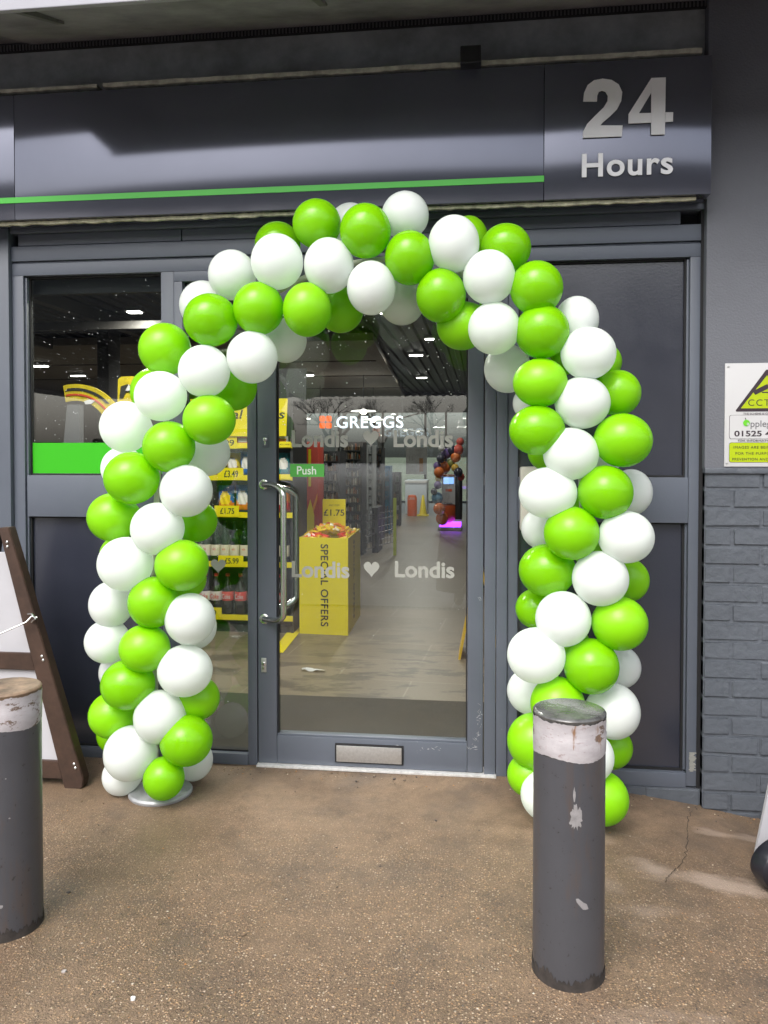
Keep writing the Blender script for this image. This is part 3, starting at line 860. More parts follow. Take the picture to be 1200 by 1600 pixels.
# ================================================================== BOLLARDS
def bollard_mat():
    m = worn_paint('bollard_paint', (.060, .061, .070), (.20, .18, .18), .03, .36, 5, (1, 1, .5))
    n, l, b = m.node_tree.nodes, m.node_tree.links, m.node_tree.nodes['Principled BSDF']
    old = b.inputs['Base Color'].links[0].from_socket
    tc = n.new('ShaderNodeTexCoord'); mp = n.new('ShaderNodeMapping'); mp.inputs['Scale'].default_value = (1, 1, .16); l.new(tc.outputs['Object'], mp.inputs['Vector'])
    for sc_, lo, hi, col, vec in ((16, .54, .72, (.085, .058, .045), mp.outputs[0]), (60, .62, .66, (.018, .014, .012), tc.outputs['Object'])):
        t = n.new('ShaderNodeTexNoise'); t.inputs['Scale'].default_value = sc_; t.inputs['Detail'].default_value = 7; t.inputs['Roughness'].default_value = .7; l.new(vec, t.inputs['Vector'])
        r_ = n.new('ShaderNodeMapRange'); r_.inputs['From Min'].default_value = lo; r_.inputs['From Max'].default_value = hi; r_.inputs['To Max'].default_value = .8; l.new(t.outputs['Fac'], r_.inputs['Value'])
        x_ = n.new('ShaderNodeMix'); x_.data_type = 'RGBA'; x_.inputs['B'].default_value = (*col, 1); l.new(r_.outputs[0], x_.inputs['Factor']); l.new(old, x_.inputs['A']); old = x_.outputs['Result']
    l.new(old, b.inputs['Base Color'])
    return m
def reflective_mat():
    m, n, l, b = newmat('worn_reflective_tape')
    tc = n.new('ShaderNodeTexCoord')
    def N(s, d=8, r=.7, sc=(1, 1, 1)):
        mp = n.new('ShaderNodeMapping'); mp.inputs['Scale'].default_value = sc; l.new(tc.outputs['Object'], mp.inputs['Vector'])
        t = n.new('ShaderNodeTexNoise'); t.inputs['Scale'].default_value = s; t.inputs['Detail'].default_value = d; t.inputs['Roughness'].default_value = r; l.new(mp.outputs[0], t.inputs['Vector']); return t.outputs['Fac']
    def step(v, a, b_):
        t = n.new('ShaderNodeMapRange'); t.inputs['From Min'].default_value = a; t.inputs['From Max'].default_value = b_; l.new(v, t.inputs['Value']); return t.outputs[0]
    def mix(f, A, B):
        t = n.new('ShaderNodeMix'); t.data_type = 'RGBA'; l.new(f, t.inputs['Factor'])
        for k, v in (('A', A), ('B', B)):
            if isinstance(v, tuple): t.inputs[k].default_value = (*v, 1)
            else: l.new(v, t.inputs[k])
        return t.outputs['Result']
    c = mix(step(N(6, 8, .7, (1, 1, 2.5)), .35, .7), (.44, .415, .43), (.28, .26, .27))
    c = mix(step(N(70, 4, .8), .58, .72), c, (.36, .30, .31))
    c = mix(step(N(9, 9, .75, (1, 1, 2)), .575, .60), c, (.12, .08, .06))
    c = mix(step(N(40, 5, .7, (1, 1, 3)), .60, .66), c, (.27, .22, .22))
    c = mix(step(N(4, 6, .7, (2.5, 2.5, .5)), .62, .66), c, (.20, .11, .06))
    l.new(c, b.inputs['Base Color']); b.inputs['Roughness'].default_value = .45
    return m
M['bollard'] = bollard_mat(); M['tape'] = reflective_mat()
M['rust'] = simple('rust_and_grime', (.034, .028, .025), .85, noise=.6, nscale=30, bump=.6, bscale=60)
M['chip'] = simple('bare_chipped_primer', (.25, .24, .245), .55, noise=.25, nscale=40)
M['cap_wet'] = simple('wet_steel_cap', (.085, .085, .083), .18, noise=.5, nscale=22, bump=.7, bscale=70, spec=.8)
M['cap_rust'] = simple('rusty_steel_cap', (.17, .115, .075), .6, noise=.6, nscale=20, bump=.7, bscale=60)
def bollard(cx, cy, z0, H, r, band, cap, label, seed):
    root = empty('bollard', label, 'bollard', (cx, cy, z0), group='steel bollards in front of the shop')
    rnd = random.Random(seed); o = Vector((cx, cy, z0))
    b = MB(); b.lathe([(r, -.03), (r, H*.25), (r, H*.5), (r, H-band)], o, 56, caps=False); b.build('post', M['bollard'], root, smooth=True)
    # worn tape band with ragged lower and upper rims
    b = MB(); n = 120; vs = []; fs = []
    for k in range(n):
        a = 2*PI*k/n; zl = H-band+.004*math.sin(a*3+seed)-rnd.uniform(0, .002); zu = H-.009-.004*abs(math.sin(a*4.7+seed))-rnd.uniform(0, .004)
        for z, rr in ((zl, r+.0008), ((zl*.45+zu*.55)-.001, r+.0022), ((zl*.45+zu*.55)+.001, r+.0010), (zu, r+.0016)): vs.append((cx+rr*math.cos(a), cy+rr*math.sin(a), z0+z))
    for k in range(n):
        for i in range(3): a = k*4+i; c = ((k+1) % n)*4+i; fs.append((a, c, c+1, a+1))
    b.add(vs, fs); b.build('reflective_band', M['tape'], root, smooth=True)
    b = MB(); b.lathe([(r-.0004, H-band-.002), (r-.0004, H-.013), (r+.0014, H-.009), (r+.0018, H-.006), (r-.001, H-.002), (r-.006, H), (.001, H+.0015)], o, 56, caps=True); b.build('cap', M[cap], root, smooth=True)
    # grimy, rusted foot with a ragged upper rim
    b = MB(); vs = []; fs = []; n = 140
    for k in range(n):
        a = 2*PI*k/n; zt = .010+.018*abs(math.sin(a*2.3+seed)*math.sin(a*5.1))+rnd.uniform(0, .018)
        vs += [(cx+(r+.0012)*math.cos(a), cy+(r+.0012)*math.sin(a), z0+zt), (cx+(r+.004)*math.cos(a), cy+(r+.004)*math.sin(a), z0-.03)]
    for k in range(n): a = 2*k; c = 2*((k+1) % n); fs.append((a, a+1, c+1, c))
    b.add(vs, fs); b.build('rusty_foot', M['rust'], root, smooth=True)
    return root
def chip(root, cx, cy, r, z0, ang, zc, poly, name='paint_chip'):
    n = len(poly); vs = []; fs = []
    mu = sum(u for u, v in poly)/n; mv = sum(v for u, v in poly)/n
    for f in (1, .75, .5, .25):
        vs += [(mu+(u-mu)*f, mv+(v-mv)*f) for u, v in poly]
    vs.append((mu, mv))
    for k in range(3):
        for i in range(n): j = (i+1) % n; fs.append((k*n+i, k*n+j, (k+1)*n+j, (k+1)*n+i))
    fs += [(3*n+i, 3*n+(i+1) % n, 4*n) for i in range(n)]
    b = MB(); b.add([(cx+(r+.0012)*math.cos(R(ang)+u/r), cy+(r+.0012)*math.sin(R(ang)+u/r), z0+zc+v) for u, v in vs], fs); b.build(name, M['chip'], root, recalc=False)
qb = Zp(887.5, 1505, 0); BX, BY = qb.x, qb.y
BZ = gh(BX, BY)
qb = Zp(887.5, 1512, BZ); BX, BY = qb.x, qb.y; BZ = gh(BX, BY)
dep = (Vector((BX, BY, BZ))-CAM).dot(FW); BR = 55.5*dep/F*.985
BH = 0
for k in range(400):                                  # height from the picture: centre of the top rim at y = 1107
    BH = .4+k*.001
    q = Vector((BX, BY, BZ+BH))-CAM
    if PY0+F*q.dot(DN)/q.dot(FW) <= 1107: break
b1 = bollard(BX, BY, BZ, BH, BR, .104, 'cap_wet', 'dark grey steel bollard with worn white band before the right balloon column', 2)
rnd = random.Random(5)
def scrape(w_, h_, n):
    out = []
    for k in range(n): t = 2*PI*k/n; f = rnd.uniform(.62, 1.05); out.append((w_/2*math.cos(t)*f, h_/2*math.sin(t)*f*(1 if math.sin(t) < 0 else 1.2)))
    return out
chip(b1, BX, BY, BR, BZ, -86, BH-.245, scrape(.034, .062, 34)); chip(b1, BX, BY, BR, BZ, -88, BH-.19, scrape(.007, .04, 12))
chip(b1, BX, BY, BR, BZ, -75, .215, [(-.016, .018), (-.010, .019), (.003, .008), (.012, .003), (.017, -.010), (.009, -.011), (.002, -.010), (-.008, .002), (-.014, .010)])
qb = Zp(14, 1442, 0); LX, LY = qb.x, qb.y
dep = (Vector((LX, LY, 0))-CAM).dot(FW)
for k in range(500):
    LH = .4+k*.001; q = Vector((LX, LY, LH))-CAM
    if PY0+F*q.dot(DN)/q.dot(FW) <= 1070: break
LR = BR
b2 = bollard(LX, LY, gh(LX, LY), LH, LR, .102, 'cap_rust', 'dark grey steel bollard with rusty top beside the brown sign board', 6)
for a_, zc, w_, h_ in ((-70, .10, .016, .012), (-80, .055, .012, .01), (-55, .34, .006, .005), (-75, .27, .004, .006), (-60, .45, .005, .004)): chip(b2, LX, LY, LR, gh(LX, LY), a_, zc, scrape(w_, h_, 9))

# ================================================================== FOLDING SIGN BOARD at the left
def aboard():
    Y = -.33
    ft = Zp(120, 1228, 0); Y = ft.y
    root = empty('sign_board', 'brown wooden framed folding sign board with white panel, beside left bollard', 'sign board', (ft.x-.36, Y, 0))
    def pp(px, py): q = P(px, py, Y); return q.x, q.z
    def plank(pts, t0, t1, name, mat=M['wood']):
        bm = bmesh.new(); vs = [bm.verts.new((x, Y+t0, z)) for x, z in pts]+[bm.verts.new((x, Y+t1, z)) for x, z in pts]; n = len(pts)
        bm.faces.new(vs[:n]); bm.faces.new(list(reversed(vs[n:])))
        for i in range(n): bm.faces.new((vs[i], vs[i+n], vs[(i+1) % n+n], vs[(i+1) % n]))
        bmesh.ops.recalc_face_normals(bm, faces=list(bm.faces)); bmesh.ops.bevel(bm, geom=list(bm.edges), offset=.003, segments=2, affect='EDGES')
        me = bpy.data.meshes.new(name); bm.to_mesh(me); bm.free(); return link(name, me, mat, root, False)
    a, b_, c, d, e = pp(3, 824), pp(19, 823), pp(135, 1214), pp(133, 1228), pp(106, 1230)
    cx = a[0]-.03
    def mir(pts): return [(2*cx-x, z) for x, z in reversed(pts)]
    R_ = [a, b_, c, d, e]
    plank(R_, -.025, .025, 'stile'); plank(mir(R_), -.022, .028, 'stile')
    # rails between the stiles
    def edge(z):      # inner edge of right stile at height z
        t = (a[1]-z)/(a[1]-e[1]); return a[0]+(e[0]-a[0])*t
    for pz0, pz1 in ((1046, 1020), (1213, 1186)):
        z0, z1 = pp(60, pz0)[1], pp(60, pz1)[1]
        plank([(2*cx-edge(z0)+.002, z0), (edge(z0)-.002, z0), (edge(z1)-.002, z1), (2*cx-edge(z1)+.002, z1)], -.016, .016, 'rail')
    z0, z1 = pp(60, 1190)[1], a[1]-.10
    plank([(2*cx-edge(z0)+.006, z0), (edge(z0)-.006, z0), (edge(z1)-.006, z1), (2*cx-edge(z1)+.006, z1)], .002, .012, 'panel', M['board_white'])
    # back frame leaning away
    for sgn in (1, -1):
        pts = [Vector((cx+sgn*.02, Y+.06, a[1]-.02)), Vector((cx+sgn*(e[0]-cx-.06), Y+.17, .01))]
        MB().tube(pts, .018, 4).build('back_leg', M['wood'], root)
    bolts = MB()
    for px, py in ((17, 846), (17.5, 853), (71, 1023), (73, 1029), (121, 1190), (123, 1196)):
        x, z = pp(px, py); T = Matrix.Translation((x, Y-.0255, z)) @ Matrix.Rotation(PI/2, 4, 'X'); bolts.lathe([(.0062, 0), (.0062, .003), (.003, .006)], n=10, T=T)
    bolts.build('bolts', M['steel'], root, smooth=True)
    def w_(px, py, dy=-.035): x, z = pp(px, py); return (x, Y+dy, z)
    MB().tube([w_(66, 962), w_(58, 960, -.04), w_(52, 968, -.05), w_(30, 978, -.07), w_(12, 986, -.08), w_(2, 984, -.08), w_(-6, 978, -.08)], .0035, 8).build('hook', M['steel'], root, smooth=True)
    MB().tube([w_(50, 957, -.028), w_(60, 956, -.045), w_(65, 963, -.045), w_(56, 970, -.03)], .004, 8).build('hook_eye', M['steel'], root, smooth=True)
aboard()

# ================================================================== WHITE SIGN ON BLACK BASE at the right edge
def flag_sign():
    z = -.16
    q = Zp(1245, 1425, z); X, Y = q.x+.004, q.y; z = gh(X, Y)
    root = empty('pavement_sign', 'white pavement sign leaning on a rounded black rubber base at far right', 'sign', (X, Y, z))
    T = Matrix.Translation((X-.028, Y-.01, z+.094)) @ Matrix.Rotation(R(20), 4, 'Z') @ Matrix.Rotation(PI/2, 4, 'X')
    b = MB(); b.lathe([(.06, -.05), (.105, -.048), (.128, -.03), (.134, 0), (.128, .03), (.105, .048), (.06, .05)], n=44, T=T @ Matrix.Diagonal((1.0, .66, 1, 1)))
    b.build('rubber_base', M['rubber'], root, smooth=True)
    MB().add([(X-.105, Y+.11, z+.02), (X+.45, Y+.11, z+.02), (X+.45, Y+.125, z+.02), (X-.105, Y+.125, z+.02),
              (X-.045, Y+.06, z+.47), (X+.45, Y+.06, z+.47), (X+.45, Y+.075, z+.47), (X-.045, Y+.075, z+.47)],
             [(0, 3, 2, 1), (4, 5, 6, 7), (0, 1, 5, 4), (1, 2, 6, 5), (2, 3, 7, 6), (3, 0, 4, 7)]).build('panel', M['board_white'], root)
flag_sign()

# ================================================================== INSIDE THE SHOP
def tiles_mat():
    m, n, l, b = newmat('shop_floor_tiles')
    tc = n.new('ShaderNodeTexCoord'); mp = n.new('ShaderNodeMapping'); mp.inputs['Rotation'].default_value = (0, 0, R(4)); l.new(tc.outputs['Object'], mp.inputs['Vector'])
    br = n.new('ShaderNodeTexBrick'); br.offset = .5; br.inputs['Scale'].default_value = 1; br.inputs['Brick Width'].default_value = .9; br.inputs['Row Height'].default_value = .45; br.inputs['Mortar Size'].default_value = .004
    br.inputs['Color1'].default_value = (.185, .150, .108, 1); br.inputs['Color2'].default_value = (.165, .135, .098, 1); br.inputs['Mortar'].default_value = (.25, .215, .17, 1)
    l.new(mp.outputs[0], br.inputs['Vector'])
    t = n.new('ShaderNodeTexNoise'); t.inputs['Scale'].default_value = 3.2; t.inputs['Detail'].default_value = 8; t.inputs['Roughness'].default_value = .7
    m2 = n.new('ShaderNodeMapping'); m2.inputs['Scale'].default_value = (.7, 1.8, 1); l.new(tc.outputs['Object'], m2.inputs['Vector']); l.new(m2.outputs[0], t.inputs['Vector'])
    mr = n.new('ShaderNodeMapRange'); mr.inputs['From Min'].default_value = .505; mr.inputs['From Max'].default_value = .55; l.new(t.outputs['Fac'], mr.inputs['Value'])
    sx = n.new('ShaderNodeSeparateXYZ'); l.new(tc.outputs['Object'], sx.inputs[0])
    m3 = n.new('ShaderNodeMapRange'); m3.inputs['From Min'].default_value = 3.2; m3.inputs['From Max'].default_value = 1.6; m3.inputs['To Max'].default_value = .75; l.new(sx.outputs['Y'], m3.inputs['Value'])
    mm = n.new('ShaderNodeMath'); mm.operation = 'MULTIPLY'; l.new(mr.outputs[0], mm.inputs[0]); l.new(m3.outputs[0], mm.inputs[1])
    mx = n.new('ShaderNodeMix'); mx.data_type = 'RGBA'; mx.inputs['B'].default_value = (.05, .043, .036, 1)
    l.new(mm.outputs[0], mx.inputs['Factor']); l.new(br.outputs['Color'], mx.inputs['A']); l.new(mx.outputs['Result'], b.inputs['Base Color'])
    b.inputs['Roughness'].default_value = .42
    return m
o = box('shop_floor', tiles_mat(), None, -9, 2.4, .07, 18, -.15, .0, 0); tag(o, kind='structure')
def rib_ceiling():
    b = MB(); x = -.4
    pts = []
    # dark profiled sheet, ribs running away from the door
    x = -9.0; vs = []; k = 0
    while x < 2.4:
        for dx, z in ((0, 2.93), (.07, 2.93), (.09, 2.965), (.16, 2.965)): vs.append((x+dx, z))
        x += .18
    V = [(x, .12, z) for x, z in vs]+[(x, 18, z) for x, z in vs]; n = len(vs)
    b.add(V, [(i, i+1, n+i+1, n+i) for i in range(n-1)])
    o = b.build('shop_ceiling', simple('dark_profiled_ceiling', (.027, .026, .026), .5), recalc=False); tag(o, kind='structure')
rib_ceiling()
ba = simple('beige_ceiling', (.23, .205, .17), .7, noise=.05, nscale=2)
b = MB(); b.add([(-9, 7.0, 2.80), (-.45, 7.0, 2.80), (-1.05, 17.9, 2.80), (-9, 17.9, 2.80), (-9, 7.0, 2.90), (-.45, 7.0, 2.90), (-1.05, 17.9, 2.90), (-9, 17.9, 2.90)], [(0, 1, 2, 3), (7, 6, 5, 4), (0, 4, 5, 1), (1, 5, 6, 2), (2, 6, 7, 3), (3, 7, 4, 0)])
o = b.build('lowered_ceiling', ba); tag(o, kind='structure')
b = MB()
for y in (9.2, 11.6, 14.4): b.box(-8.5, -.7, y, y+.05, 2.785, 2.799)
o = b.build('ceiling_joint', simple('joint_brown', (.06, .045, .035), .7)); tag(o, kind='structure')
b = MB()
for x in (-3.2, -4.9, -1.9): b.box(x, x+.09, .3, 6.9, 2.74, 2.86)
for y in (2.2, 4.6): b.box(-8, -1.2, y, y+.07, 2.62, 2.70)
o = b.build('ceiling_beams', simple('grey_beam', (.09, .085, .08), .5)); tag(o, kind='structure')

# --- ceiling lights
LM = simple('lit_diffuser', (.8, .8, .8), .4, emis=(1, .96, .88), es=7)
def lamp(px, py, z, sx, sy, power, label, i):
    sx *= .5; sy *= .6
    q = Zp(px, py, z)
    t = empty('ceiling_light', label, 'ceiling light', (q.x, q.y, z), group='lit lamps under the shop ceiling')
    MB().box(q.x-sx/2-.02, q.x+sx/2+.02, q.y-sy/2-.02, q.y+sy/2+.02, z+.012, z+.05, .004).build('housing', M['alu'], t)
    MB().box(q.x-sx/2, q.x+sx/2, q.y-sy/2, q.y+sy/2, z, z+.011, .004).build('diffuser', LM, t)
    if power:
        ld = bpy.data.lights.new('lamp_glow', 'AREA'); ld.shape = 'RECTANGLE'; ld.size = sx; ld.size_y = sy; ld.energy = power*.22; ld.color = (1, .95, .86)
        lo = bpy.data.objects.new('lamp_glow', ld); C.objects.link(lo); lo.parent = t; lo.location = (0, 0, -.01)
LP_ = [(600, 490, 2.72, .16, .10, 60, 'ceiling lamp seen right under the top of the balloon arch'), (671, 531, 2.78, .22, .12, 40, 'tilted bright ceiling lamp right of the reflected balloons'),
       (650, 556, 2.88, .42, .16, 80, 'nearest of the three small ceiling lamps in a row under dark ribs'), (659, 591, 2.88, .42, .16, 80, 'middle one of the three small ceiling lamps under dark ribs'),
       (666, 620, 2.88, .42, .16, 60, 'farthest of the three small ceiling lamps under dark ribs'), (483, 587, 2.74, .30, .2, 80, 'bright oblong lamp seen within a reflected balloon at upper left of door'),
       (210, 489, 2.74, .26, .14, 40, 'lamp in the upper right of the left window'), (62, 573, 2.74, .5, .2, 60, 'brightest lamp low at the left edge of the left window'), (122, 588, 2.74, .5, .14, 40, 'lamp to the right of the brightest one in the left window')]
for i, a in enumerate(LP_): lamp(*a, i)
for i, (x, y) in enumerate(((-1.0, .9), (-5.6, 2.6), (.15, 1.2))):  # added lamps, out of view, that brighten the front of the shop
    q = Vector((x, y, 2.6)); t = empty('ceiling_light', ('added ceiling lamp hidden above the yellow shelf unit', 'added ceiling lamp out of view far left beyond the left window', 'added ceiling lamp hidden above the doorway mat')[i], 'ceiling light', q, group='lit lamps under the shop ceiling')
    MB().box(x-.3, x+.3, y-.06, y+.06, 2.6, 2.65, .004).build('housing', M['alu'], t); MB().box(x-.29, x+.29, y-.05, y+.05, 2.59, 2.5995, .002).build('diffuser', LM, t)
    ld = bpy.data.lights.new('lamp_glow', 'AREA'); ld.shape = 'RECTANGLE'; ld.size = .6; ld.size_y = .12; ld.energy = (30, 3, 13)[i]; ld.color = (1, .95, .86)
    lo = bpy.data.objects.new('lamp_glow', ld); C.objects.link(lo); lo.parent = t; lo.location = (0, 0, -.02)
PM = simple('pendant_bulb', (.8, .8, .8), .4, emis=(1, .9, .75), es=9)
for px, py, Y, lb in ((568, 643, 11.5, 'middle'), (466, 655, 11.5, 'left'), (583, 656, 14.2, 'right')):
    q = P(px, py, Y); t = empty('pendant_light', 'white pendant lamp, %s one of the three near the orange and white sign' % lb, 'pendant lamp', (q.x, q.y, q.z), group='pendant lamps inside the shop')
    MB().lathe([(.24, 0), (.22, .018), (.06, .03), (.02, .05)], q, 24).build('shade', simple('white_shade', (.7, .7, .7), .4, emis=(1, .95, .85), es=1.2), t, smooth=True)
    MB().lathe([(.04, -.045), (.06, -.03), (.06, -.003)], q, 16).build('bulb', PM, t, smooth=True); MB().tube([q+Vector((0, 0, .05)), Vector((q.x, q.y, 2.92))], .006, 6).build('cord', M['black'], t)

# --- entrance mat
o = box('entrance_mat', simple('coir_mat', (.040, .037, .030), .95, noise=.5, nscale=300, bump=1, bscale=350), None, -1.0, 1.6, .09, .96, .0005, .007, .002); tag(o, 'dark brown entrance mat just inside the glass door', 'mat')
# --- crumpled paper on the floor
q = Zp(489, 1049, 0); b = MB(); rnd = random.Random(2)
b.add([(q.x-.07+i*.024, q.y+j*.02-.02, .004+rnd.uniform(0, .014)) for j in range(3) for i in range(7)], [(j*7+i, j*7+i+1, j*7+i+8, j*7+i+7) for j in range(2) for i in range(6)])
o = b.build('paper_scrap', M['sign_white']); tag(o, 'small crumpled white paper scrap on the shop floor', 'litter')

# --- yellow shelf unit seen through the side light and the door
YS2 = 2.42
def px2(px, py, Y=YS2): q = P(px, py, Y); return q.x, q.z
SHX0, SHX1 = px2(296, 800)[0], px2(457, 800)[0]
unit = empty('shelf_unit', 'tall dark shelf unit with yellow price strips left of the shop door', 'shelf unit', ((SHX0+SHX1)/2, YS2+.25, 0))
DK = simple('dark_shelf_metal', (.03, .032, .036), .45)
box('back_panel', DK, unit, SHX0, SHX1, YS2+.46, YS2+.49, .0, 2.0, 0)
for x in (SHX0, SHX1-.02): box('upright', DK, unit, x, x+.02, YS2+.02, YS2+.46, .0, 1.72, 0)
shz = []
for py, nm in ((698, 0), (748, 1), (806, 2), (883, 3), (966, 4)):
    z = px2(360, py)[1]; shz.append(z)
    box('shelf', DK, unit, SHX0+.02, SHX1-.02, YS2+.004, YS2+.455, z, z+.02, 0)
    st_ = box('price_strip', M['yellow'], unit, SHX0, SHX1, YS2-.004, YS2+.003, z-.012, z+.028, 0)
box('kick_plate', DK, unit, SHX0, SHX1, YS2+.03, YS2+.05, 0, shz[-1]-.05, 0)
a, c = px2(300, 682), px2(451, 623)
hd = MB().add([(a[0], YS2-.03, a[1]), (c[0]-.012, YS2-.03, a[1]), (c[0], YS2-.03, c[1]), (a[0], YS2-.03, c[1]), (a[0], YS2-.022, a[1]), (c[0]-.012, YS2-.022, a[1]), (c[0], YS2-.022, c[1]), (a[0], YS2-.022, c[1])], [(0, 1, 2, 3), (7, 6, 5, 4), (0, 4, 5, 1), (1, 5, 6, 2), (2, 6, 7, 3), (3, 7, 4, 0)]).build('header_board', M['yellow'], unit)
text_px('lettering', 'Special offers', M['ink'], hd, 310, 445, 640, 659, YS2-.0305, bold=.012, thick=.001, shear=.18)
for s_, px0, px1, py0, py1, t0, t1 in (('£1.99', 316, 371, 683, 701, 330, 366), ('£3.49', 341, 381, 731, 750, 350, 372), ('£1.75', 336, 374, 790, 807, 344, 366), ('£5.99', 342, 381, 868, 885, 351, 373), ('£1.99', 305, 347, 949, 966, 312, 338), ('£2.50', 434, 455, 741, 749, 437, 452), ('£1.25', 434, 455, 690, 699, 437, 452)):
    a, c = px2(px0, py1), px2(px1, py0)
    t_ = box('price_card', M['yellow'], unit, a[0], c[0], YS2-.014, YS2-.010, a[1], c[1], 0)
    text_px('price', s_, M['ink'], t_, t0, t1, py0+4, py1-4, YS2-.0145, bold=.018, thick=.0008)
GRP = None
PACKN = {}
def packet(px, pyb, w, h, cols, label, Y=YS2+.12, cat='snack bag', nm='snack_bag', grp='snack bags on the yellow priced shelves'):
    zb = min(shz, key=lambda z: abs(z-px2(px, pyb)[1]))+.021 if grp else px2(px, pyb)[1]
    x = P(px, pyb, Y).x; b = MB(); n, m = 12, 14; vs = []; fs = []
    for sgn in (-1, 1):
        k0 = len(vs)
        for j in range(m+1):
            for i in range(n+1):
                u, v = i/n*2-1, j/m*2-1
                d = .035*max(0, (1-u**4))**.7*max(0, 1-v**4)**.6*(1+.15*math.sin(9*u+5*v+px))
                vs.append((x+u*w/2*(1-.06*(1-abs(v))), Y+sgn*d, zb+(v+1)/2*h))
        for j in range(m):
            for i in range(n): a = k0+j*(n+1)+i; fs.append((a, a+1, a+n+2, a+n+1))
    b.add(vs, fs)
    me_cols = [simple('bag_%s' % nm, c, .3) for c in cols]
    o = b.build(nm, me_cols, None, smooth=True); tag(o, label, cat, grp)
    for p in o.data.polygons:
        v = (p.center.z-zb)/h; u = (p.center.x-x)/w
        if len(cols) > 1 and (v-.52)**2+(u*.8)**2 < .07: p.material_index = 1
        if len(cols) > 2 and v < .42+.1*math.sin(u*9) and v > .08 and p.material_index == 0: p.material_index = 2
    return o
BL, OR, YE, RD, WH, TE, BR_ = (.02, .16, .55), (.75, .22, .02), (.85, .62, .02), (.55, .03, .02), (.75, .72, .68), (.02, .22, .26), (.25, .10, .03)
packet(316, 797, .12, .19, (OR, YE, WH), 'orange and white snack bag, leftmost above the £1.75 card')
packet(354, 790, .125, .20, (BL, YE, OR), 'blue snack bag with yellow centre above the £1.75 card')
packet(381, 790, .125, .205, (BL, WH, OR), 'blue snack bag with white centre beside the door frame')
packet(441, 796, .13, .20, (OR, WH, RD), 'orange snack bag seen behind the door handle')
packet(410, 796, .12, .20, (RD, YE, OR), 'red snack bag hidden behind the door stile, above the lock')
packet(365, 735, .11, .17, (YE, WH, BR_), 'yellow snack bag with brown print above the £3.49 card')
packet(386, 735, .10, .18, (BL, WH, BL), 'bright blue snack bag right of the yellow one')
packet(444, 735, .11, .17, (TE, WH, TE), 'teal snack bag with white print left of the Push sticker')
packet(337, 735, .11, .17, (RD, YE, RD), 'red snack bag with yellow centre left of the £3.49 card')
for i, (px, cc) in enumerate(((322, YE), (343, OR), (363, OR), (382, RD), (443, WH))):
    q = P(px, 690, YS2+.06); z = shz[0]+.021
    o = MB().box(q.x-.045, q.x+.04, YS2+.02, YS2+.16, z, z+.055, .003).build('snack_box', simple('carton', cc, .4)); tag(o, ('yellow', 'dark orange', 'orange', 'red', 'white')[i]+' carton on the top yellow priced shelf', 'carton', 'cartons on the top shelf')
    MB().box(q.x-.035, q.x+.03, YS2+.018, YS2+.0198, z+.012, z+.04).build('print', simple('carton_print', WH if i != 4 else OR, .4), o)
WG = simple('dark_wine_glass', (.006, .016, .010), .06, spec=.9); PLG = simple('cola_bottle', (.014, .009, .008), .12, spec=.9)
CRL = simple('cream_label', (.66, .60, .46), .6); RDL = simple('red_label', (.60, .05, .04), .45); WHL = simple('white_label', (.66, .60, .56), .45)
def bottle(kind, px, z, i, Y=YS2+.06):
    x = P(px, 900, Y).x
    if kind == 'wine':
        t = empty('wine_bottle', WORDS[i]+' wine bottle from the left, dark with cream label, above the £5.99 card', 'wine bottle', (x, Y, z), group='wine bottles on the shelf')
        MB().lathe([(.034, 0), (.037, .006), (.037, .16), (.034, .185), (.018, .215), (.0135, .235), (.0135, .285), (.0155, .287), (.0155, .30), (.012, .301)], (x, Y, z), 24).build('body', WG, t, smooth=True)
        MB().lathe([(.0374, .045), (.0376, .046), (.0376, .125), (.0374, .126)], (x, Y, z), 24, caps=False).build('label', CRL, t, smooth=True)
        text('label_print', 'vin', RDL, t, (x-.012, Y-.0385, z+.085), (.024, 0, 0), (0, 0, .02), thick=.0005)
    else:
        t = empty('cola_bottle', WORDS[i]+' cola bottle from the left with %s label, shelf under the £5.99 card' % kind, 'soft drink bottle', (x, Y, z), group='cola bottles on the shelf')
        MB().lathe([(.036, 0), (.043, .008), (.044, .07), (.0405, .085), (.044, .10), (.044, .17), (.040, .195), (.024, .235), (.0135, .262), (.0135, .285)], (x, Y, z), 24).build('body', PLG, t, smooth=True)
        MB().lathe([(.0445, .105), (.0447, .106), (.0447, .172), (.0445, .173)], (x, Y, z), 24, caps=False).build('label', RDL if kind == 'red' else WHL, t, smooth=True)
        MB().lathe([(.016, .283), (.016, .303), (.013, .305)], (x, Y, z), 16).build('cap', RDL, t, smooth=True)
        text('label_print', 'Coke', M['sign_white'] if kind == 'red' else RDL, t, (x-.032, Y-.0455, z+.12), (.064, 0, 0), (0, 0, .036), bold=.01, thick=.0005)
for i, px in enumerate((307, 322, 337, 352, 367, 383, 399, 415, 434, 445)): bottle('wine', px, shz[3]+.021, i)
for i, (px, k) in enumerate(((306, 'white'), (321, 'white'), (338, 'white'), (356, 'red'), (376, 'red'), (396, 'red'), (416, 'red'), (438, 'red'))): bottle(k, px, shz[4]+.021, i)

# yellow floor line beside the shelf
q0, q1 = Zp(433, 1018, .0), Zp(470, 976, 0)
o = MB().add([(q0.x-.03, q0.y-.02, .0035), (q0.x+.05, q0.y-.04, .0035), (q1.x+.04, q1.y, .0035), (q1.x-.06, q1.y, .0035)], [(0, 1, 2, 3)]).build('floor_tape', M['yellow']); tag(o, 'yellow tape strip on the floor beside the shelf unit', 'floor tape')

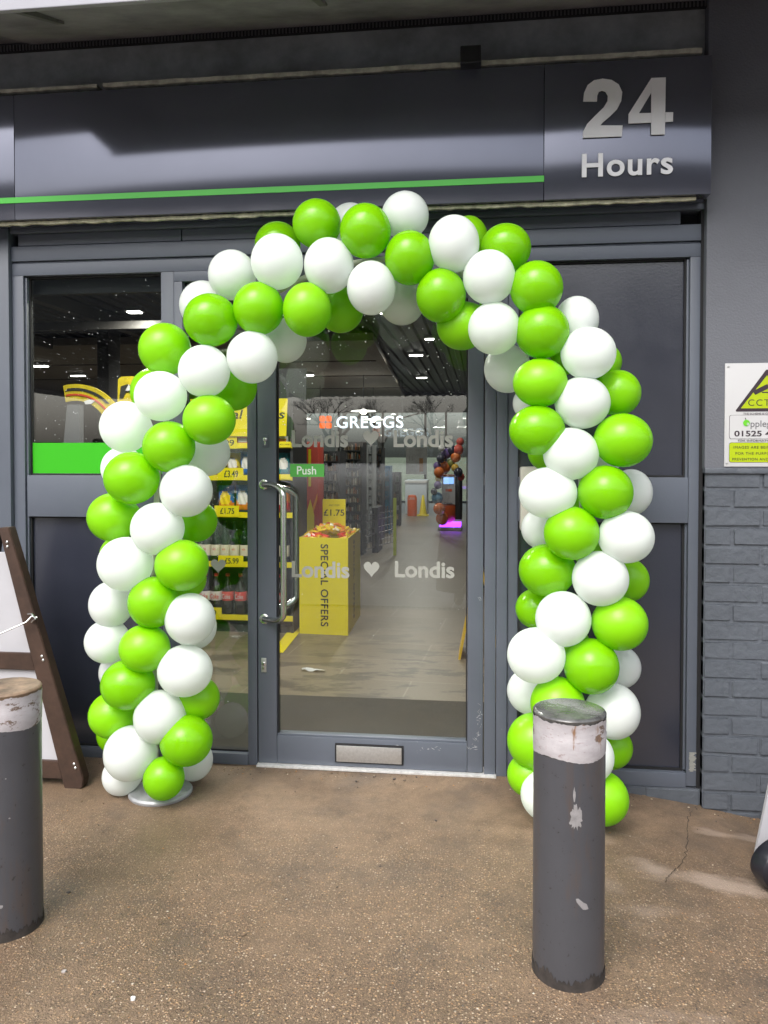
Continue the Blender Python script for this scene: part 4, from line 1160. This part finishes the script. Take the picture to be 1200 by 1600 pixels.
# --- yellow dump bin
def dumpbin():
    A = Zp(468, 990, 0); Bq = Zp(544, 993.5, 0); D = Zp(563, 961, 0)
    ux = (Bq-A); uy = (D-Bq); top = P(505, 840, A.y).z
    ux.z = uy.z = 0
    root = empty('dump_bin', 'yellow cardboard SPECIAL OFFERS bin standing on the shop floor', 'display bin', A+(ux+uy)/2)
    ps = [A, A+ux, A+ux+uy, A+uy]; zt = top
    fs = []; vs = [(p.x, p.y, .001) for p in ps]+[(p.x, p.y, zt) for p in ps]; inn = []
    c = sum(ps, Vector())/4
    inn = [(c.x+(p.x-c.x)*.96, c.y+(p.y-c.y)*.96) for p in ps]
    vs += [(x, y, zt) for x, y in inn]+[(x, y, zt-.06) for x, y in inn]
    for i in range(4): j = (i+1) % 4; fs += [(i, j, j+4, i+4), (i+4, j+4, j+8, i+8), (i+8, j+8, j+12, i+12)]
    fs += [(12, 13, 14, 15)]
    MB().add(vs, fs).build('box', M['yellow'], root)
    nrm = Vector((ux.y, -ux.x, 0)).normalized(); uxn = ux.normalized()
    # writing reads downwards
    w_ = ux.length; h0, h1 = P(508, 978, A.y).z, P(508, 850, A.y).z
    o = A+uxn*(w_*.44)+nrm*.0015; o.z = h1
    text('lettering', 'SPECIAL OFFERS', M['ink'], root, o, (0, 0, h0-h1), uxn*.058, bold=.012, spacing=1.1, thick=.0008)
    side = uy.normalized(); nr2 = Vector((uy.y, -uy.x, 0)).normalized()
    o2 = A+ux+side*(uy.length*.40)+nr2*.0015; o2.z = h1
    text('lettering', 'SPECIAL OFFERS', M['ink'], root, o2, (0, 0, h0-h1), side*.05, bold=.012, spacing=1.1, thick=.0008)
    # price board on a stem behind the sweets
    pc = A+ux*.45+uy*.7
    a = P(504, 827, pc.y); b_ = P(540, 780, pc.y)
    bd = MB().box(a.x, b_.x, pc.y, pc.y+.006, a.z-.05, b_.z, .004).build('price_board', M['yellow'], root)
    text_px('price', '£1.75', M['ink'], bd, 506, 538, 796, 806, pc.y-.0003, bold=.012, thick=.0008)
    text_px('price', 'ANY ITEM', M['ink'], bd, 514, 530, 788, 791, pc.y-.0003, thick=.0006)
    # heap of sweet packets
    rnd = random.Random(12); cols = [simple('sweet_wrap', c_, .3) for c_ in ((.85, .6, .02), (.8, .25, .02), (.7, .06, .03), (.8, .75, .6))]
    heap = MB()
    for k in range(110):
        u, v = rnd.random(), rnd.random(); hgt = .075*(1-(2*u-1)**2)*(1-(2*v-1)**2)
        p = A+ux*(.06+.88*u)+uy*(.06+.88*v); p.z = zt-.012+hgt*rnd.uniform(.5, 1.1)
        T = Matrix.Translation(p) @ Matrix.Rotation(rnd.uniform(0, PI), 4, 'Z') @ Matrix.Rotation(rnd.uniform(-.8, .8), 4, 'X') @ Matrix.Rotation(rnd.uniform(-.6, .6), 4, 'Y')
        heap.m = rnd.choice([0, 0, 0, 1, 1, 2, 3]); heap.box(-.032, .032, -.02, .02, -.008, .008, .005, T)
    o = heap.build('sweet_packets', cols, None, smooth=True); tag(o, 'heap of yellow and orange sweet packets filling the yellow bin', 'sweets', kind='stuff')
dumpbin()

# --- tall red and orange display behind the handle
q = Zp(484, 905, 0); Y = q.y
a, c = P(470, 905, Y), P(497, 690, Y); z1 = c.z
fs_ = empty('display_stand', 'tall red display stand with yellow pointed print behind the handles', 'display stand', ((a.x+c.x)/2, Y+.1, 0))
box('body', simple('display_red', (.45, .05, .03), .4), fs_, a.x, c.x, Y, Y+.3, 0, z1, .004)
def pz2(px, py): q = P(px, py, Y); return q.x, q.z
MB().prism_xz([pz2(478, 840), pz2(478, 805), pz2(485, 780), pz2(491, 805), pz2(491, 840)], Y-.004, Y-.0005).build('print', M['yellow'], fs_)
MB().prism_xz([pz2(471, 770), pz2(484, 806), pz2(496, 770), pz2(496, 780), pz2(485, 818), pz2(471, 780)], Y-.003, Y-.0005).build('print', simple('display_orange', (.75, .28, .02), .4), fs_)
MB().prism_xz([pz2(482, 702), pz2(486, 702), pz2(486, 760), pz2(482, 760)], Y-.003, Y-.0005).build('print', M['yellow'], fs_)

# --- goods racks in mid shop
def rack(px0, px1, pyb, pyt, depth, cols, label, rows, per, seed, frame=DK, nm='goods_rack'):
    q = Zp((px0+px1)/2, pyb, 0); Y = q.y; a = P(px0, pyb, Y); c = P(px1, pyt, Y)
    t = empty(nm, label, 'display rack', ((a.x+c.x)/2, Y+depth/2, 0))
    b = MB(); b.box(a.x, a.x+.025, Y, Y+depth, 0, c.z); b.box(c.x-.025, c.x, Y, Y+depth, 0, c.z); b.box(a.x+.025, c.x-.025, Y+depth-.02, Y+depth, .0, c.z); b.build('frame', frame, t)
    rnd = random.Random(seed); g = MB(); H = c.z
    s2 = MB()
    for r_ in range(rows):
        z = .12+r_*(H-.12)/rows
        s2.box(a.x+.025, c.x-.025, Y+.01, Y+depth-.02, z-.012, z)
        x = a.x+.03; wd = (c.x-a.x-.06)/per
        for k in range(per):
            hh = (H-.12)/rows*rnd.uniform(.45, .85)
            g.m = rnd.randrange(len(cols)); g.box(x+.004, x+wd-.004, Y+.02+rnd.uniform(0, .03), Y+.1, z+.001, z+hh, .004); x += wd
    s2.build('shelves', frame, t); o = g.build('goods', [simple('goods', c_, rnd.uniform(.12, .4), metal=rnd.choice([0, .6]), noise=.6, nscale=40, bump=1, bscale=50) for c_ in cols], t); tag(o, kind='stuff')
    return t
MIX = ((.30, .22, .13), (.10, .10, .11), (.45, .40, .32), (.35, .12, .05), (.06, .09, .07), (.5, .46, .4), (.16, .11, .07), (.25, .25, .26))
rack(499, 531, 892, 705, .4, MIX, 'dark rack of small packets just right of the red display', 11, 9, 1)
rack(533, 566, 868, 690, .4, MIX, 'dark rack of small packets behind the yellow £1.75 board', 12, 9, 2)
rack(573, 584, 850, 695, .3, ((.45, .46, .47), (.38, .4, .42)), 'narrow pale grey card column near the middle of the door', 11, 1, 3, simple('pale_metal', (.4, .42, .43), .4))
rack(586, 598, 842, 700, .3, MIX, 'narrow dark rack left of the blue stand', 14, 5, 4)
rack(597, 610, 835, 728, .3, ((.02, .14, .26), (.03, .20, .34), (.02, .10, .18)), 'bright blue product stand beyond the racks', 6, 1, 5, simple('blue_stand', (.02, .12, .24), .35), 'blue_stand')
rack(612, 625, 822, 738, .3, MIX, 'low dark rack right of the blue stand', 5, 2, 6)
# wire shelf end running toward the viewer
q = Zp(574, 868, 0); wr = empty('wire_rack', 'low slanting wire rack to the right of the yellow bin', 'wire rack', (q.x, q.y, 0)); b = MB()
for k, z in enumerate((.08, .26, .44)):
    for j in range(8): b.tube([(q.x+j*.03, q.y+j*.12, z), (q.x+j*.03, q.y+j*.12, z+.16)], .006, 5)
    b.tube([(q.x-.02, q.y-.05, z), (q.x+.24, q.y+.95, z)], .009, 5); b.tube([(q.x-.02, q.y-.05, z+.08), (q.x+.24, q.y+.95, z+.08)], .006, 5)
b.build('wires', simple('chrome_wire', (.6, .6, .6), .25, metal=.9), wr)
MB().box(q.x+.02, q.x+.1, q.y+.3, q.y+.8, 0, .6).build('back', DK, wr)
q = Zp(617, 868, 0); o = MB().box(q.x-.02, q.x+.02, q.y-.02, q.y+.02, 0, .75, .004).build('marker_post', simple('lime_post', (.42, .50, .03), .4)); tag(o, 'thin lime green post on the shop floor right of the wire rack', 'post')
# --- freezer, litter bin and yellow cone at the far end
q = Zp(649, 803, 0); Y = q.y; a = P(633, 803, Y); c = P(667, 750, Y)
fz = empty('freezer', 'white upright freezer at the far end of the shop', 'freezer', ((a.x+c.x)/2, Y+.3, 0))
WF = simple('freezer_white', (.60, .68, .76), .3)
box('body', WF, fz, a.x, c.x, Y, Y+.6, 0, c.z, .02); box('lid', simple('freezer_lid', (.7, .72, .74), .3), fz, a.x-.01, c.x+.01, Y-.02, Y+.62, c.z-.07, c.z-.005, .02)
q = Zp(644, 806, 0); a = P(636, 806, q.y); c = P(651, 773, q.y)
ob = MB().lathe([((c.x-a.x)/2*.94, 0), ((c.x-a.x)/2, .05), ((c.x-a.x)/2, c.z*.85), ((c.x-a.x)/2*.8, c.z*.97), (.02, c.z)], (q.x, q.y, 0), 24).build('litter_bin', simple('bin_orange', (.70, .12, .02), .35), smooth=True); tag(ob, 'orange domed litter bin before the white freezer', 'bin')
text_px('lettering', 'LAVA', M['sign_white'], ob, 638.5, 648, 777, 781, q.y-(c.x-a.x)/2-.003, bold=.01, thick=.001)
q = Zp(661, 806, 0); a = P(655, 806, q.y); c = P(661, 774, q.y)
cn = empty('safety_cone', 'yellow safety cone right of the orange bin', 'cone', (q.x, q.y, 0)); CY = simple('cone_yellow', (.75, .62, .02), .4)
MB().lathe([(.085, .03), (.02, c.z), (.015, c.z+.005)], (q.x, q.y, 0), 20).build('cone_body', CY, cn, smooth=True); MB().box(q.x-.12, q.x+.12, q.y-.12, q.y+.12, 0, .03, .008).build('foot', CY, cn)
# poster on rear glazing, white doors frame
a = P(634, 741, 17.9); c = P(667, 699, 17.9)
po = MB().box(a.x, c.x, 17.93, 17.94, a.z, c.z).build('window_poster', simple('poster_pale', (.62, .64, .64), .5, noise=.25, nscale=5)); tag(po, 'pale poster with orange block on the rear window above the freezer', 'poster')
a = P(655, 737, 17.9); c = P(661, 716, 17.9); MB().box(a.x, c.x, 17.925, 17.9295, a.z, c.z).build('print', simple('print_orange', (.50, .26, .10), .5), po)
for x_ in (639, 643): a = P(x_, 720, 17.9); c = P(x_+2, 712, 17.9); MB().box(a.x, c.x, 17.925, 17.9295, a.z, c.z).build('print', M['sign_white'], po)
# --- bakery counter sign: orange squares and white letters
Y = 13.8
gs = empty('hanging_sign', 'lit sign with four orange squares and white letters above the shop racks', 'sign', P(565, 660, Y))
OS = simple('sign_orange', (.85, .10, .01), .4, emis=(1, .16, .02), es=.55); WS = simple('sign_lit_white', (.75, .85, .95), .4, emis=(.75, .88, 1), es=.75)
for i in range(2):
    for j in range(2):
        a = P(499+10*i, 659+10.5*j, Y); c = P(508+10*i, 649.5+10.5*j, Y)
        cx, cz, r = (a.x+c.x)/2, (a.z+c.z)/2, (c.x-a.x)/2
        MB().prism_xz([(cx+r*max(-1, min(1, 1.2*math.cos(t))), cz+r*max(-1, min(1, 1.2*math.sin(t)))) for t in [2*PI*k/24 for k in range(24)]], Y, Y+.02).build('square', OS, gs)
text_px('lettering', 'GREGGS', WS, gs, 526, 630, 650, 669, Y, bold=.012, thick=.02, spacing=1.08)
b = MB()
for px in (500, 628): q = P(px, 650, Y); b.tube([(q.x, Y+.02, q.z-.1), (q.x, Y+.02, 2.93)], .008, 6)
b.build('hanger', M['black'], gs)
# --- drinks machine with balloon cluster
q = Zp(705, 829, 0); Y = q.y
cm = empty('drinks_machine', 'orange and black drinks machine with lit screen at the right of the door view', 'drinks machine', (q.x, Y+.2, 0))
def bb(nm, mt, px0, px1, py0, py1, dy0, dy1, bev=.01): a = P(px0, py1, Y+dy0); c = P(px1, py0, Y+dy0); return box(nm, mt, cm, a.x, c.x, Y+dy0, Y+dy1, max(0, a.z), c.z, bev)
OB = simple('machine_orange', (.50, .085, .015), .3); BB = simple('machine_black', (.015, .014, .018), .25)
bb('base', simple('machine_base', (.35, .35, .36), .3), 684, 721, 824, 830, 0, .5); bb('plinth_light', simple('purple_light', (.3, .1, .8), .4, emis=(.30, .04, 1), es=2.2), 687, 720, 818, 824, .03, .45)
MB().lathe([(.05, 0), (.16, .06), (.205, .16), (.21, .30)], (P(700, 800, Y+.2).x, Y+.22, P(700, 817.5, Y).z), 28).build('body', OB, cm, smooth=True)
bb('cabinet', OB, 690, 722, 742, 806, .1, .4); bb('side', BB, 711, 722, 745, 812, .02, .38)
bb('front_panel', M['board_white'], 690, 712, 744, 788, .05, .09, .004); bb('screen', simple('lit_screen', (.1, .2, .4), .2, emis=(.25, .45, .9), es=.8), 693, 709, 746, 756, .038, .048, .001)
text_px('lettering', 'Costa', M['sign_dark'], cm, 694, 707, 784.5, 788, Y+.048, bold=.01, thick=.001)
MB().box(P(696, 763, Y+.04).x, P(706, 763, Y+.04).x, Y+.046, Y+.0495, P(700, 768, Y+.04).z, P(700, 764, Y+.04).z).build('print', simple('print_red', (.6, .1, .04), .4), cm)
bc = empty('balloon_cluster', 'bunch of dark, orange and purple party balloons around the drinks machine', 'balloons', (P(685, 750, Y-.1).x, Y-.1, .5))
rnd = random.Random(21); bcol = {'k': (.03, .03, .05), 'p': (.12, .08, .22), 'o': (.50, .13, .03), 'g': (.16, .18, .04), 'b': (.03, .16, .28), 'n': (.33, .20, .12), 'y': (.5, .32, .06), 'r': (.45, .08, .06), 'w': (.6, .6, .6)}
for x, y, r, c_ in ((689, 716, 7, 'k'), (697, 709, 8, 'p'), (706, 704, 8, 'k'), (683, 728, 6, 'p'), (686, 738, 8, 'o'), (695, 730, 9, 'o'), (704, 724, 7, 'g'), (712, 714, 8, 'o'), (716, 703, 8, 'r'), (711, 731, 6, 'y'), (716, 738, 7, 'k'), (685, 748, 5, 'y'), (683, 778, 9, 'b'), (686, 795, 9, 'o'), (691, 810, 10, 'o'), (678, 768, 5, 'k'), (684, 758, 6, 'p'), (690, 700, 5, 'w'), (719, 690, 6, 'r'), (720, 745, 6, 'r')):
    q = P(x, y, Y-.05+rnd.uniform(-.1, .1)); rr = r*(Y-CAM.y)/F; T = Matrix.Diagonal((1, 1, 1.06, 1))
    o = MB().lathe([(rr*max(.01, math.sin(PI*i/14)), -rr*math.cos(PI*i/14)) for i in range(15)], q, 20, T=T).build('balloon', simple('party_latex', bcol[c_], .2), bc, smooth=True)
# --- dark counter at the right
ct = empty('counter', 'dark purple black counter at the right edge of the door view', 'counter', (1.5, 6, 0))
a = Zp(716, 985, 0)
box('body', simple('counter_dark', (.03, .018, .035), .35), ct, .86, 2.3, 4.6, 9.2, 0, .98, .01); box('worktop', DK, ct, .83, 2.32, 4.57, 9.23, .982, 1.02, .004)
rl = MB(); rl.box(.858, .864, 4.9, 5.1, .3, 1.5); rl.build('red_edge', simple('dark_red', (.16, .02, .03), .4), ct)
# --- yellow A-frame floor sign seen edge on
q = Zp(727, 1030, 0); X = q.x; Y = q.y
fl_ = empty('floor_sign', 'yellow folding floor sign by the right edge of the door glass', 'floor sign', (X+.1, Y, 0))
for s_ in (-1, 1):
    MB().add([(X+.09+s_*.02, Y, .60), (X+.09+s_*.02, Y+.28, .60), (X+.09+s_*.135, Y+.32, 0), (X+.09+s_*.135, Y-.02, 0), (X+.09+s_*.008, Y, .60), (X+.09+s_*.008, Y+.28, .60), (X+.09+s_*.12, Y+.32, 0), (X+.09+s_*.12, Y-.02, 0)], [(0, 1, 2, 3), (7, 6, 5, 4), (0, 4, 5, 1), (1, 5, 6, 2), (2, 6, 7, 3), (3, 7, 4, 0)]).build('leaf', simple('floor_sign_yellow', (.80, .50, .02), .4), fl_)
# --- yellow banners and dark shelving behind the left window
Y = 1.6
yb = empty('shelf_banner', 'curved yellow shelf banner with red print in the left window', 'banner', P(140, 625, Y))
def arcband(cx, cy, r0, r1, a0, a1, y0, y1, sy=1.):
    L = [P(cx+r1*math.cos(R(t)), cy-sy*r1*math.sin(R(t)), Y) for t in range(a0, a1+1, 5)]+[P(cx+r0*math.cos(R(t)), cy-sy*r0*math.sin(R(t)), Y) for t in range(a1, a0-1, -5)]
    return MB().prism_xz([(q.x, q.z) for q in L], Y+y0, Y+y1)
arcband(118, 676, 50, 76, 20, 108, 0, .02).build('banner', M['yellow_dim'], yb)
arcband(118, 676, 58, 61, 24, 104, -.004, -.001).build('print', simple('print_red2', (.45, .06, .02), .5), yb); arcband(118, 676, 66, 70, 40, 104, -.004, -.001).build('print', M['ink'], yb)
MB().prism_xz([(P(x, y, Y-.01).x, P(x, y, Y-.01).z) for x, y in ((131, 627), (140, 624), (148, 626), (142, 631), (133, 632))], Y-.008, Y-.005).build('print', M['sign_white'], yb)
y2 = empty('shelf_banner', 'upright yellow shelf banner with warning triangle in the left window', 'banner', P(195, 610, Y))
MB().prism_xz([(P(x, y, Y).x, P(x, y, Y).z) for x, y in ((180, 640), (181, 592), (186, 588), (204, 587), (212, 590), (212, 640))], Y+.03, Y+.05).build('banner', M['yellow_dim'], y2)
MB().prism_xz([(P(x, y, Y).x, P(x, y, Y).z) for x, y in ((184, 622), (186, 603), (196, 600), (206, 603), (210, 622), (204, 622), (197, 607), (189, 622))], Y+.024, Y+.029).build('print', M['ink'], y2)
MB().prism_xz([(P(x, y, Y).x, P(x, y, Y).z) for x, y in ((194, 610), (199, 600), (204, 610))], Y+.018, Y+.023).build('triangle', M['sign_white'], y2)
a, c = P(97, 682, 2.1), P(124, 632, 2.1)
gc = MB().add([(a.x-.05, 2.1, a.z-.6), (a.x+.13, 2.1, a.z-.6), (c.x, 2.1, c.z), (a.x+.04, 2.1, c.z), (a.x-.05, 2.16, a.z-.6), (a.x+.13, 2.16, a.z-.6), (c.x, 2.16, c.z), (a.x+.04, 2.16, c.z)], [(0, 1, 2, 3), (7, 6, 5, 4), (0, 4, 5, 1), (1, 5, 6, 2), (2, 6, 7, 3), (3, 7, 4, 0)]).build('grey_panel', simple('grey_panel', (.17, .18, .20), .3)); tag(gc, 'leaning grey panel below the curved yellow banner in the left window', 'panel')
ds = empty('dark_shelving', 'dark shelving standing behind the left window', 'shelf unit', (-2.2, 3.4, 0))
b = MB(); b.box(-3.6, -1.75, 3.6, 3.65, 0, 1.3); b.box(-3.62, -3.58, 3.2, 3.65, 0, 1.3); b.box(-1.78, -1.74, 3.2, 3.65, 0, 1.3); b.build('frame', DK, ds)
s2 = MB(); g = MB(); rnd = random.Random(8)
for z in (.25, .5, .75, 1.0):
    s2.box(-3.58, -1.78, 3.2, 3.6, z-.02, z); x = -3.55
    while x < -1.9: w_ = rnd.uniform(.08, .16); g.m = rnd.randrange(6); g.box(x, x+w_-.01, 3.24, 3.4, z+.001, z+rnd.uniform(.1, .2), .006); x += w_
s2.build('shelves', DK, ds); o = g.build('goods', [simple('goods', c_, .4) for c_ in ((.08, .07, .06), (.05, .06, .09), (.14, .11, .09), (.05, .05, .05), (.20, .18, .15), (.10, .03, .02))], ds); tag(o, kind='stuff')
q = P(180, 470, 5.5)
co = box('column', simple('dark_column', (.035, .033, .032), .5), None, P(152, 600, 5.5).x, P(170, 600, 5.5).x, 5.5, 5.8, 0, 2.92, .005); tag(co, 'dark square column rising to the ceiling behind the left window', 'column')

# ================================================================== OUTSIDE, BEHIND THE VIEWER (seen mirrored in glass and fascia)
cp = empty('forecourt_canopy', 'long forecourt canopy on columns, mirrored in the shop glass', 'canopy', (0, -30, 0))
CPM = simple('canopy_soffit', (.26, .26, .27), .6); 
b = MB(); x = -26; vs = []
while x < 26:
    for dx, z in ((0, 5.0), (.2, 5.0), (.24, 5.05), (.44, 5.05)): vs.append((x+dx, z))
    x += .48
n = len(vs); b.add([(x, -19, z) for x, z in vs]+[(x, -48, z) for x, z in vs], [(i, i+1, n+i+1, n+i) for i in range(n-1)]); b.build('soffit', CPM, cp, recalc=False)
box('edge_fascia', simple('canopy_fascia', (.06, .065, .075), .4), cp, -26, 26, -19.05, -18.9, 4.9, 6.5, 0); box('roof_deck', CPM, cp, -26, 26, -48, -19.06, 5.1, 5.38, 0)  # edge fascia shaped tall to keep bright sky out of the glass reflections
for x in (-14, 0+9, ):
    for y in (-20, -40): box('column', simple('canopy_column', (.4, .4, .42), .4), cp, x-.2, x+.2, y-.2, y+.2, -.17, 5.0, .02)
def bare_tree(x, y, h, seed, label):
    rnd = random.Random(seed); t = empty('bare_tree', label, 'tree', (x, y, -.17), group='bare winter trees beyond the forecourt')
    tr = MB(); cr = MB()
    def grow(p, d, L, r, lv):
        q = p+d*L; mid = p.lerp(q, .5)+Vector((rnd.uniform(-1, 1), rnd.uniform(-1, 1), 0))*L*.05
        (tr if lv < 1 else cr).tube([p, mid, q], [r, r*.85, r*.65], 5 if lv > 1 else 8, caps=False)
        if lv >= 5: return
        for k in range(3 if lv < 4 else 4):
            ax = Vector((rnd.uniform(-1, 1), rnd.uniform(-1, 1), rnd.uniform(-.3, .5))).normalized()
            nd = (d+ax*rnd.uniform(.45, .85)).normalized(); grow(q if k else mid.lerp(q, .7), nd, L*rnd.uniform(.62, .8), r*.55, lv+1)
    grow(Vector((x, y, -.2)), Vector((0, 0, 1)), h*.28, h*.022, 0)
    bk = M['bark']; tr.build('trunk', bk, t); cr.build('crown', bk, t)
M['bark'] = simple('winter_bark', (.05, .042, .038), .9)
k = 0
for (x, y, h) in ((-22, -72, 9), (-15, -80, 11), (-9, -74, 8.5), (-4, -84, 10), (4, -90, 9), (12, -80, 8), (20, -86, 10), (-3.2, 30, 6.5), (-5.6, 33, 7.5), (-7.4, 31, 6)):
    bare_tree(x, y, h, 40+k, ('bare tree %s in the row mirrored beyond the canopy, from the left' % WORDS[k]) if y < 0 else ('nearest', 'tallest', 'leftmost')[k-7]+' bare tree outside the rear shop window'); k += 1
hb = MB(); rnd = random.Random(33)
for x in range(-120, 121, 3): hb.box(x, x+3.2, -112+rnd.uniform(-2, 2), -104, -.2, rnd.uniform(2.2, 3.6), .3)
o = hb.build('far_hedge', simple('hedge_dark', (.04, .045, .03), .95, noise=.5, nscale=2)); tag(o, 'dark far hedge line beyond the forecourt', 'hedge', kind='stuff')

# ================================================================== THE PHOTOGRAPHER, seen only mirrored in the door
def person():
    X, Y = .88, -3.70; z0 = gh(X, Y)
    t = empty('person', 'person in a long dark coat holding up a phone, mirrored in the door glass', 'person', (X, Y, z0))
    J = {'pelvis': (0, 0, .95, .17), 'belly': (0, 0, 1.10, .165), 'chest': (0, .01, 1.30, .18), 'neck0': (0, .0, 1.45, .09), 'neck': (0, .01, 1.51, .058), 'head0': (0, .03, 1.58, .082), 'head1': (0, .025, 1.67, .092), 'head2': (0, .01, 1.735, .062)}
    E_ = [('pelvis', 'belly'), ('belly', 'chest'), ('chest', 'neck0'), ('neck0', 'neck'), ('neck', 'head0'), ('head0', 'head1'), ('head1', 'head2')]
    for s_, n in ((-1, 'l'), (1, 'r')):
        J.update({'sh'+n: (s_*.19, 0, 1.40, .085), 'el'+n: (s_*.31, .10, 1.15, .062), 'wr'+n: (s_*.085-.05, .30, 1.29, .034), 'pa'+n: (s_*.055-.05, .345, 1.315, .033),
                  'hip'+n: (s_*.10, 0, .88, .115), 'kn'+n: (s_*.11, .02, .50, .075), 'an'+n: (s_*.12, 0, .10, .048), 'to'+n: (s_*.13, .15, .045, .042)})
        E_ += [('chest', 'sh'+n), ('sh'+n, 'el'+n), ('el'+n, 'wr'+n), ('wr'+n, 'pa'+n), ('pelvis', 'hip'+n), ('hip'+n, 'kn'+n), ('kn'+n, 'an'+n), ('an'+n, 'to'+n)]
        for k in range(4):                      # fingers curl round the phone, the thumb lies over its edge
            J['f%s%d' % (n, k)] = (s_*.072-.05, .36, 1.292+k*.019, .010); J['g%s%d' % (n, k)] = (s_*.045-.05, .385, 1.295+k*.018, .009)
            E_ += [('pa'+n, 'f%s%d' % (n, k)), ('f%s%d' % (n, k), 'g%s%d' % (n, k))]
        J['t'+n] = (s_*.035-.05, .335, 1.335, .011); E_ += [('pa'+n, 't'+n)]
    J['nose'] = (0, .118, 1.625, .014); E_ += [('head0', 'nose')]
    names = list(J); me = bpy.data.meshes.new('body'); me.from_pydata([(X+J[k][0], Y+J[k][1], z0+J[k][2]) for k in names], [(names.index(a), names.index(b_)) for a, b_ in E_], [])
    mats = [simple('dark_clothes', (.012, .012, .016), .8), simple('skin', (.42, .24, .17), .5)]
    o = link('body', me, mats[0], t); me.materials.append(mats[1])
    md = o.modifiers.new('skin', 'SKIN'); md.use_smooth_shade = True
    sv = me.skin_vertices[0].data
    for i, k in enumerate(names): sv[i].radius = (J[k][3], J[k][3]*(.8 if k in ('pelvis', 'belly', 'chest') else 1)); sv[i].use_root = (k == 'pelvis')
    sb = o.modifiers.new('sub', 'SUBSURF'); sb.levels = 2; sb.render_levels = 2
    bpy.context.view_layer.update(); ev = o.evaluated_get(bpy.context.evaluated_depsgraph_get()); m2 = bpy.data.meshes.new_from_object(ev)
    o.modifiers.clear(); o.data = m2
    inv = o.matrix_world
    for p in m2.polygons:
        c = p.center; zz = c.z-z0; yy = c.y-Y
        p.material_index = 1 if (zz > 1.52 or (yy > .29 and zz > 1.2)) else 0
    b = MB(); prof = [(.33, .14), (.32, .4), (.28, .75), (.225, .95), (.215, 1.1), (.235, 1.3), (.20, 1.42), (.10, 1.49)]
    b.lathe([(r, z) for r, z in prof], (X, Y, z0), 28, T=Matrix.Diagonal((1, .68, 1, 1)), caps=False); b.build('coat', mats[0], t, smooth=True)
    b = MB(); b.lathe([(.001, 1.765), (.06, 1.755), (.10, 1.71), (.106, 1.66), (.09, 1.60)], (X, Y-.008, z0), 24, T=Matrix.Diagonal((.95, 1.0, 1, 1)), caps=False); b.build('hair', simple('dark_hair', (.02, .014, .01), .6), t, smooth=True)
    ph = MB().box(X-.05-.037, X-.05+.037, Y+.365, Y+.373, z0+1.285, z0+1.44, .004).build('phone', M['black'], smooth=True); tag(ph, 'black phone held upright in the hands of the person', 'phone')
    MB().box(X-.05-.033, X-.05+.033, Y+.3635, Y+.3645, z0+1.29, z0+1.435).build('screen', simple('phone_screen', (.05, .05, .06), .1), ph)
person()

# ================================================================== LOOSE GRIT, SCUFFS
def grit():
    rnd = random.Random(77); b = MB()
    cols = [simple('grit_stone', c_, .7) for c_ in ((.16, .11, .07), (.06, .05, .045), (.50, .42, .32), (.34, .18, .07), (.70, .68, .64))]
    for k in range(900):
        if k < 420: x = rnd.uniform(-1.6, 2.6); y = -.035-abs(rnd.gauss(0, .05))
        else: x = rnd.uniform(-1.3, 2.6); y = rnd.uniform(-2.2, -.1)
        r = rnd.uniform(.0012, .0034)*(1 if rnd.random() < .96 else 1.9); b.m = rnd.choice([0, 0, 0, 0, 1, 1, 1, 2, 3])
        T = Matrix.Translation((x, y, gh(x, y)+r*.4)) @ Matrix.Rotation(rnd.uniform(0, PI), 4, 'Z') @ Matrix.Diagonal((rnd.uniform(.8, 1.6), rnd.uniform(.7, 1.1), rnd.uniform(.5, .8), 1))
        b.lathe([(.15*r, -r), (r*.9, -r*.3), (r, r*.3), (.3*r, r*.9)], n=5, T=T)
    o = b.build('loose_grit', cols); tag(o, kind='stuff')
grit()
for px, py, w_, h_ in ((208, 1565, .008, .006), (100, 1523, .007, .004)):
    q = Zp(px, py, -.01); rnd = random.Random(px); b = MB()
    pts = [(q.x+w_*math.cos(t)*rnd.uniform(.6, 1), q.y+w_*math.sin(t)*rnd.uniform(.6, 1), gh(q.x, q.y)+.005) for t in [2*PI*k/11 for k in range(11)]]
    n = len(pts); b.add(pts+[(x, y, z-.006) for x, y, z in pts], [tuple(range(n))]+[(i, (i+1) % n, (i+1) % n+n, i+n) for i in range(n)])
    o = b.build('pavement_chip', simple('flake', (.7, .7, .7) if px > 150 else (.36, .33, .32), .6)); tag(o, ('white' if px > 150 else 'pale grey')+' flake lying on the brown pavement at the bottom left', 'litter')
rnd = random.Random(15); b = MB()
for px, py, n, sx_, sz_ in ((748, 1118, 16, .010, .03), (738, 1168, 14, .03, .006), (675, 1170, 9, .05, .005), (749, 938, 5, .004, .012), (604, 1165, 4, .05, .003), (744, 1150, 10, .012, .012)):
    q = P(px, py, .0012)
    for k in range(n):
        x = q.x+rnd.gauss(0, sx_*.6); z = q.z+rnd.gauss(0, sz_*.8); l = rnd.uniform(.002, .011); a = rnd.gauss(0, .5) if sx_ > .02 else rnd.uniform(0, PI); t = rnd.uniform(.0003, .0011)
        dx, dz = math.cos(a)*l, math.sin(a)*l; nx_, nz_ = -math.sin(a)*t, math.cos(a)*t
        b.quad((x-dx, .0012, z-dz), (x+nx_, .0012, z+nz_), (x+dx, .0012, z+dz), (x-nx_, .0012, z-nz_))
b.build('scuff_marks', simple('scuff', (.42, .43, .45), .6), door)
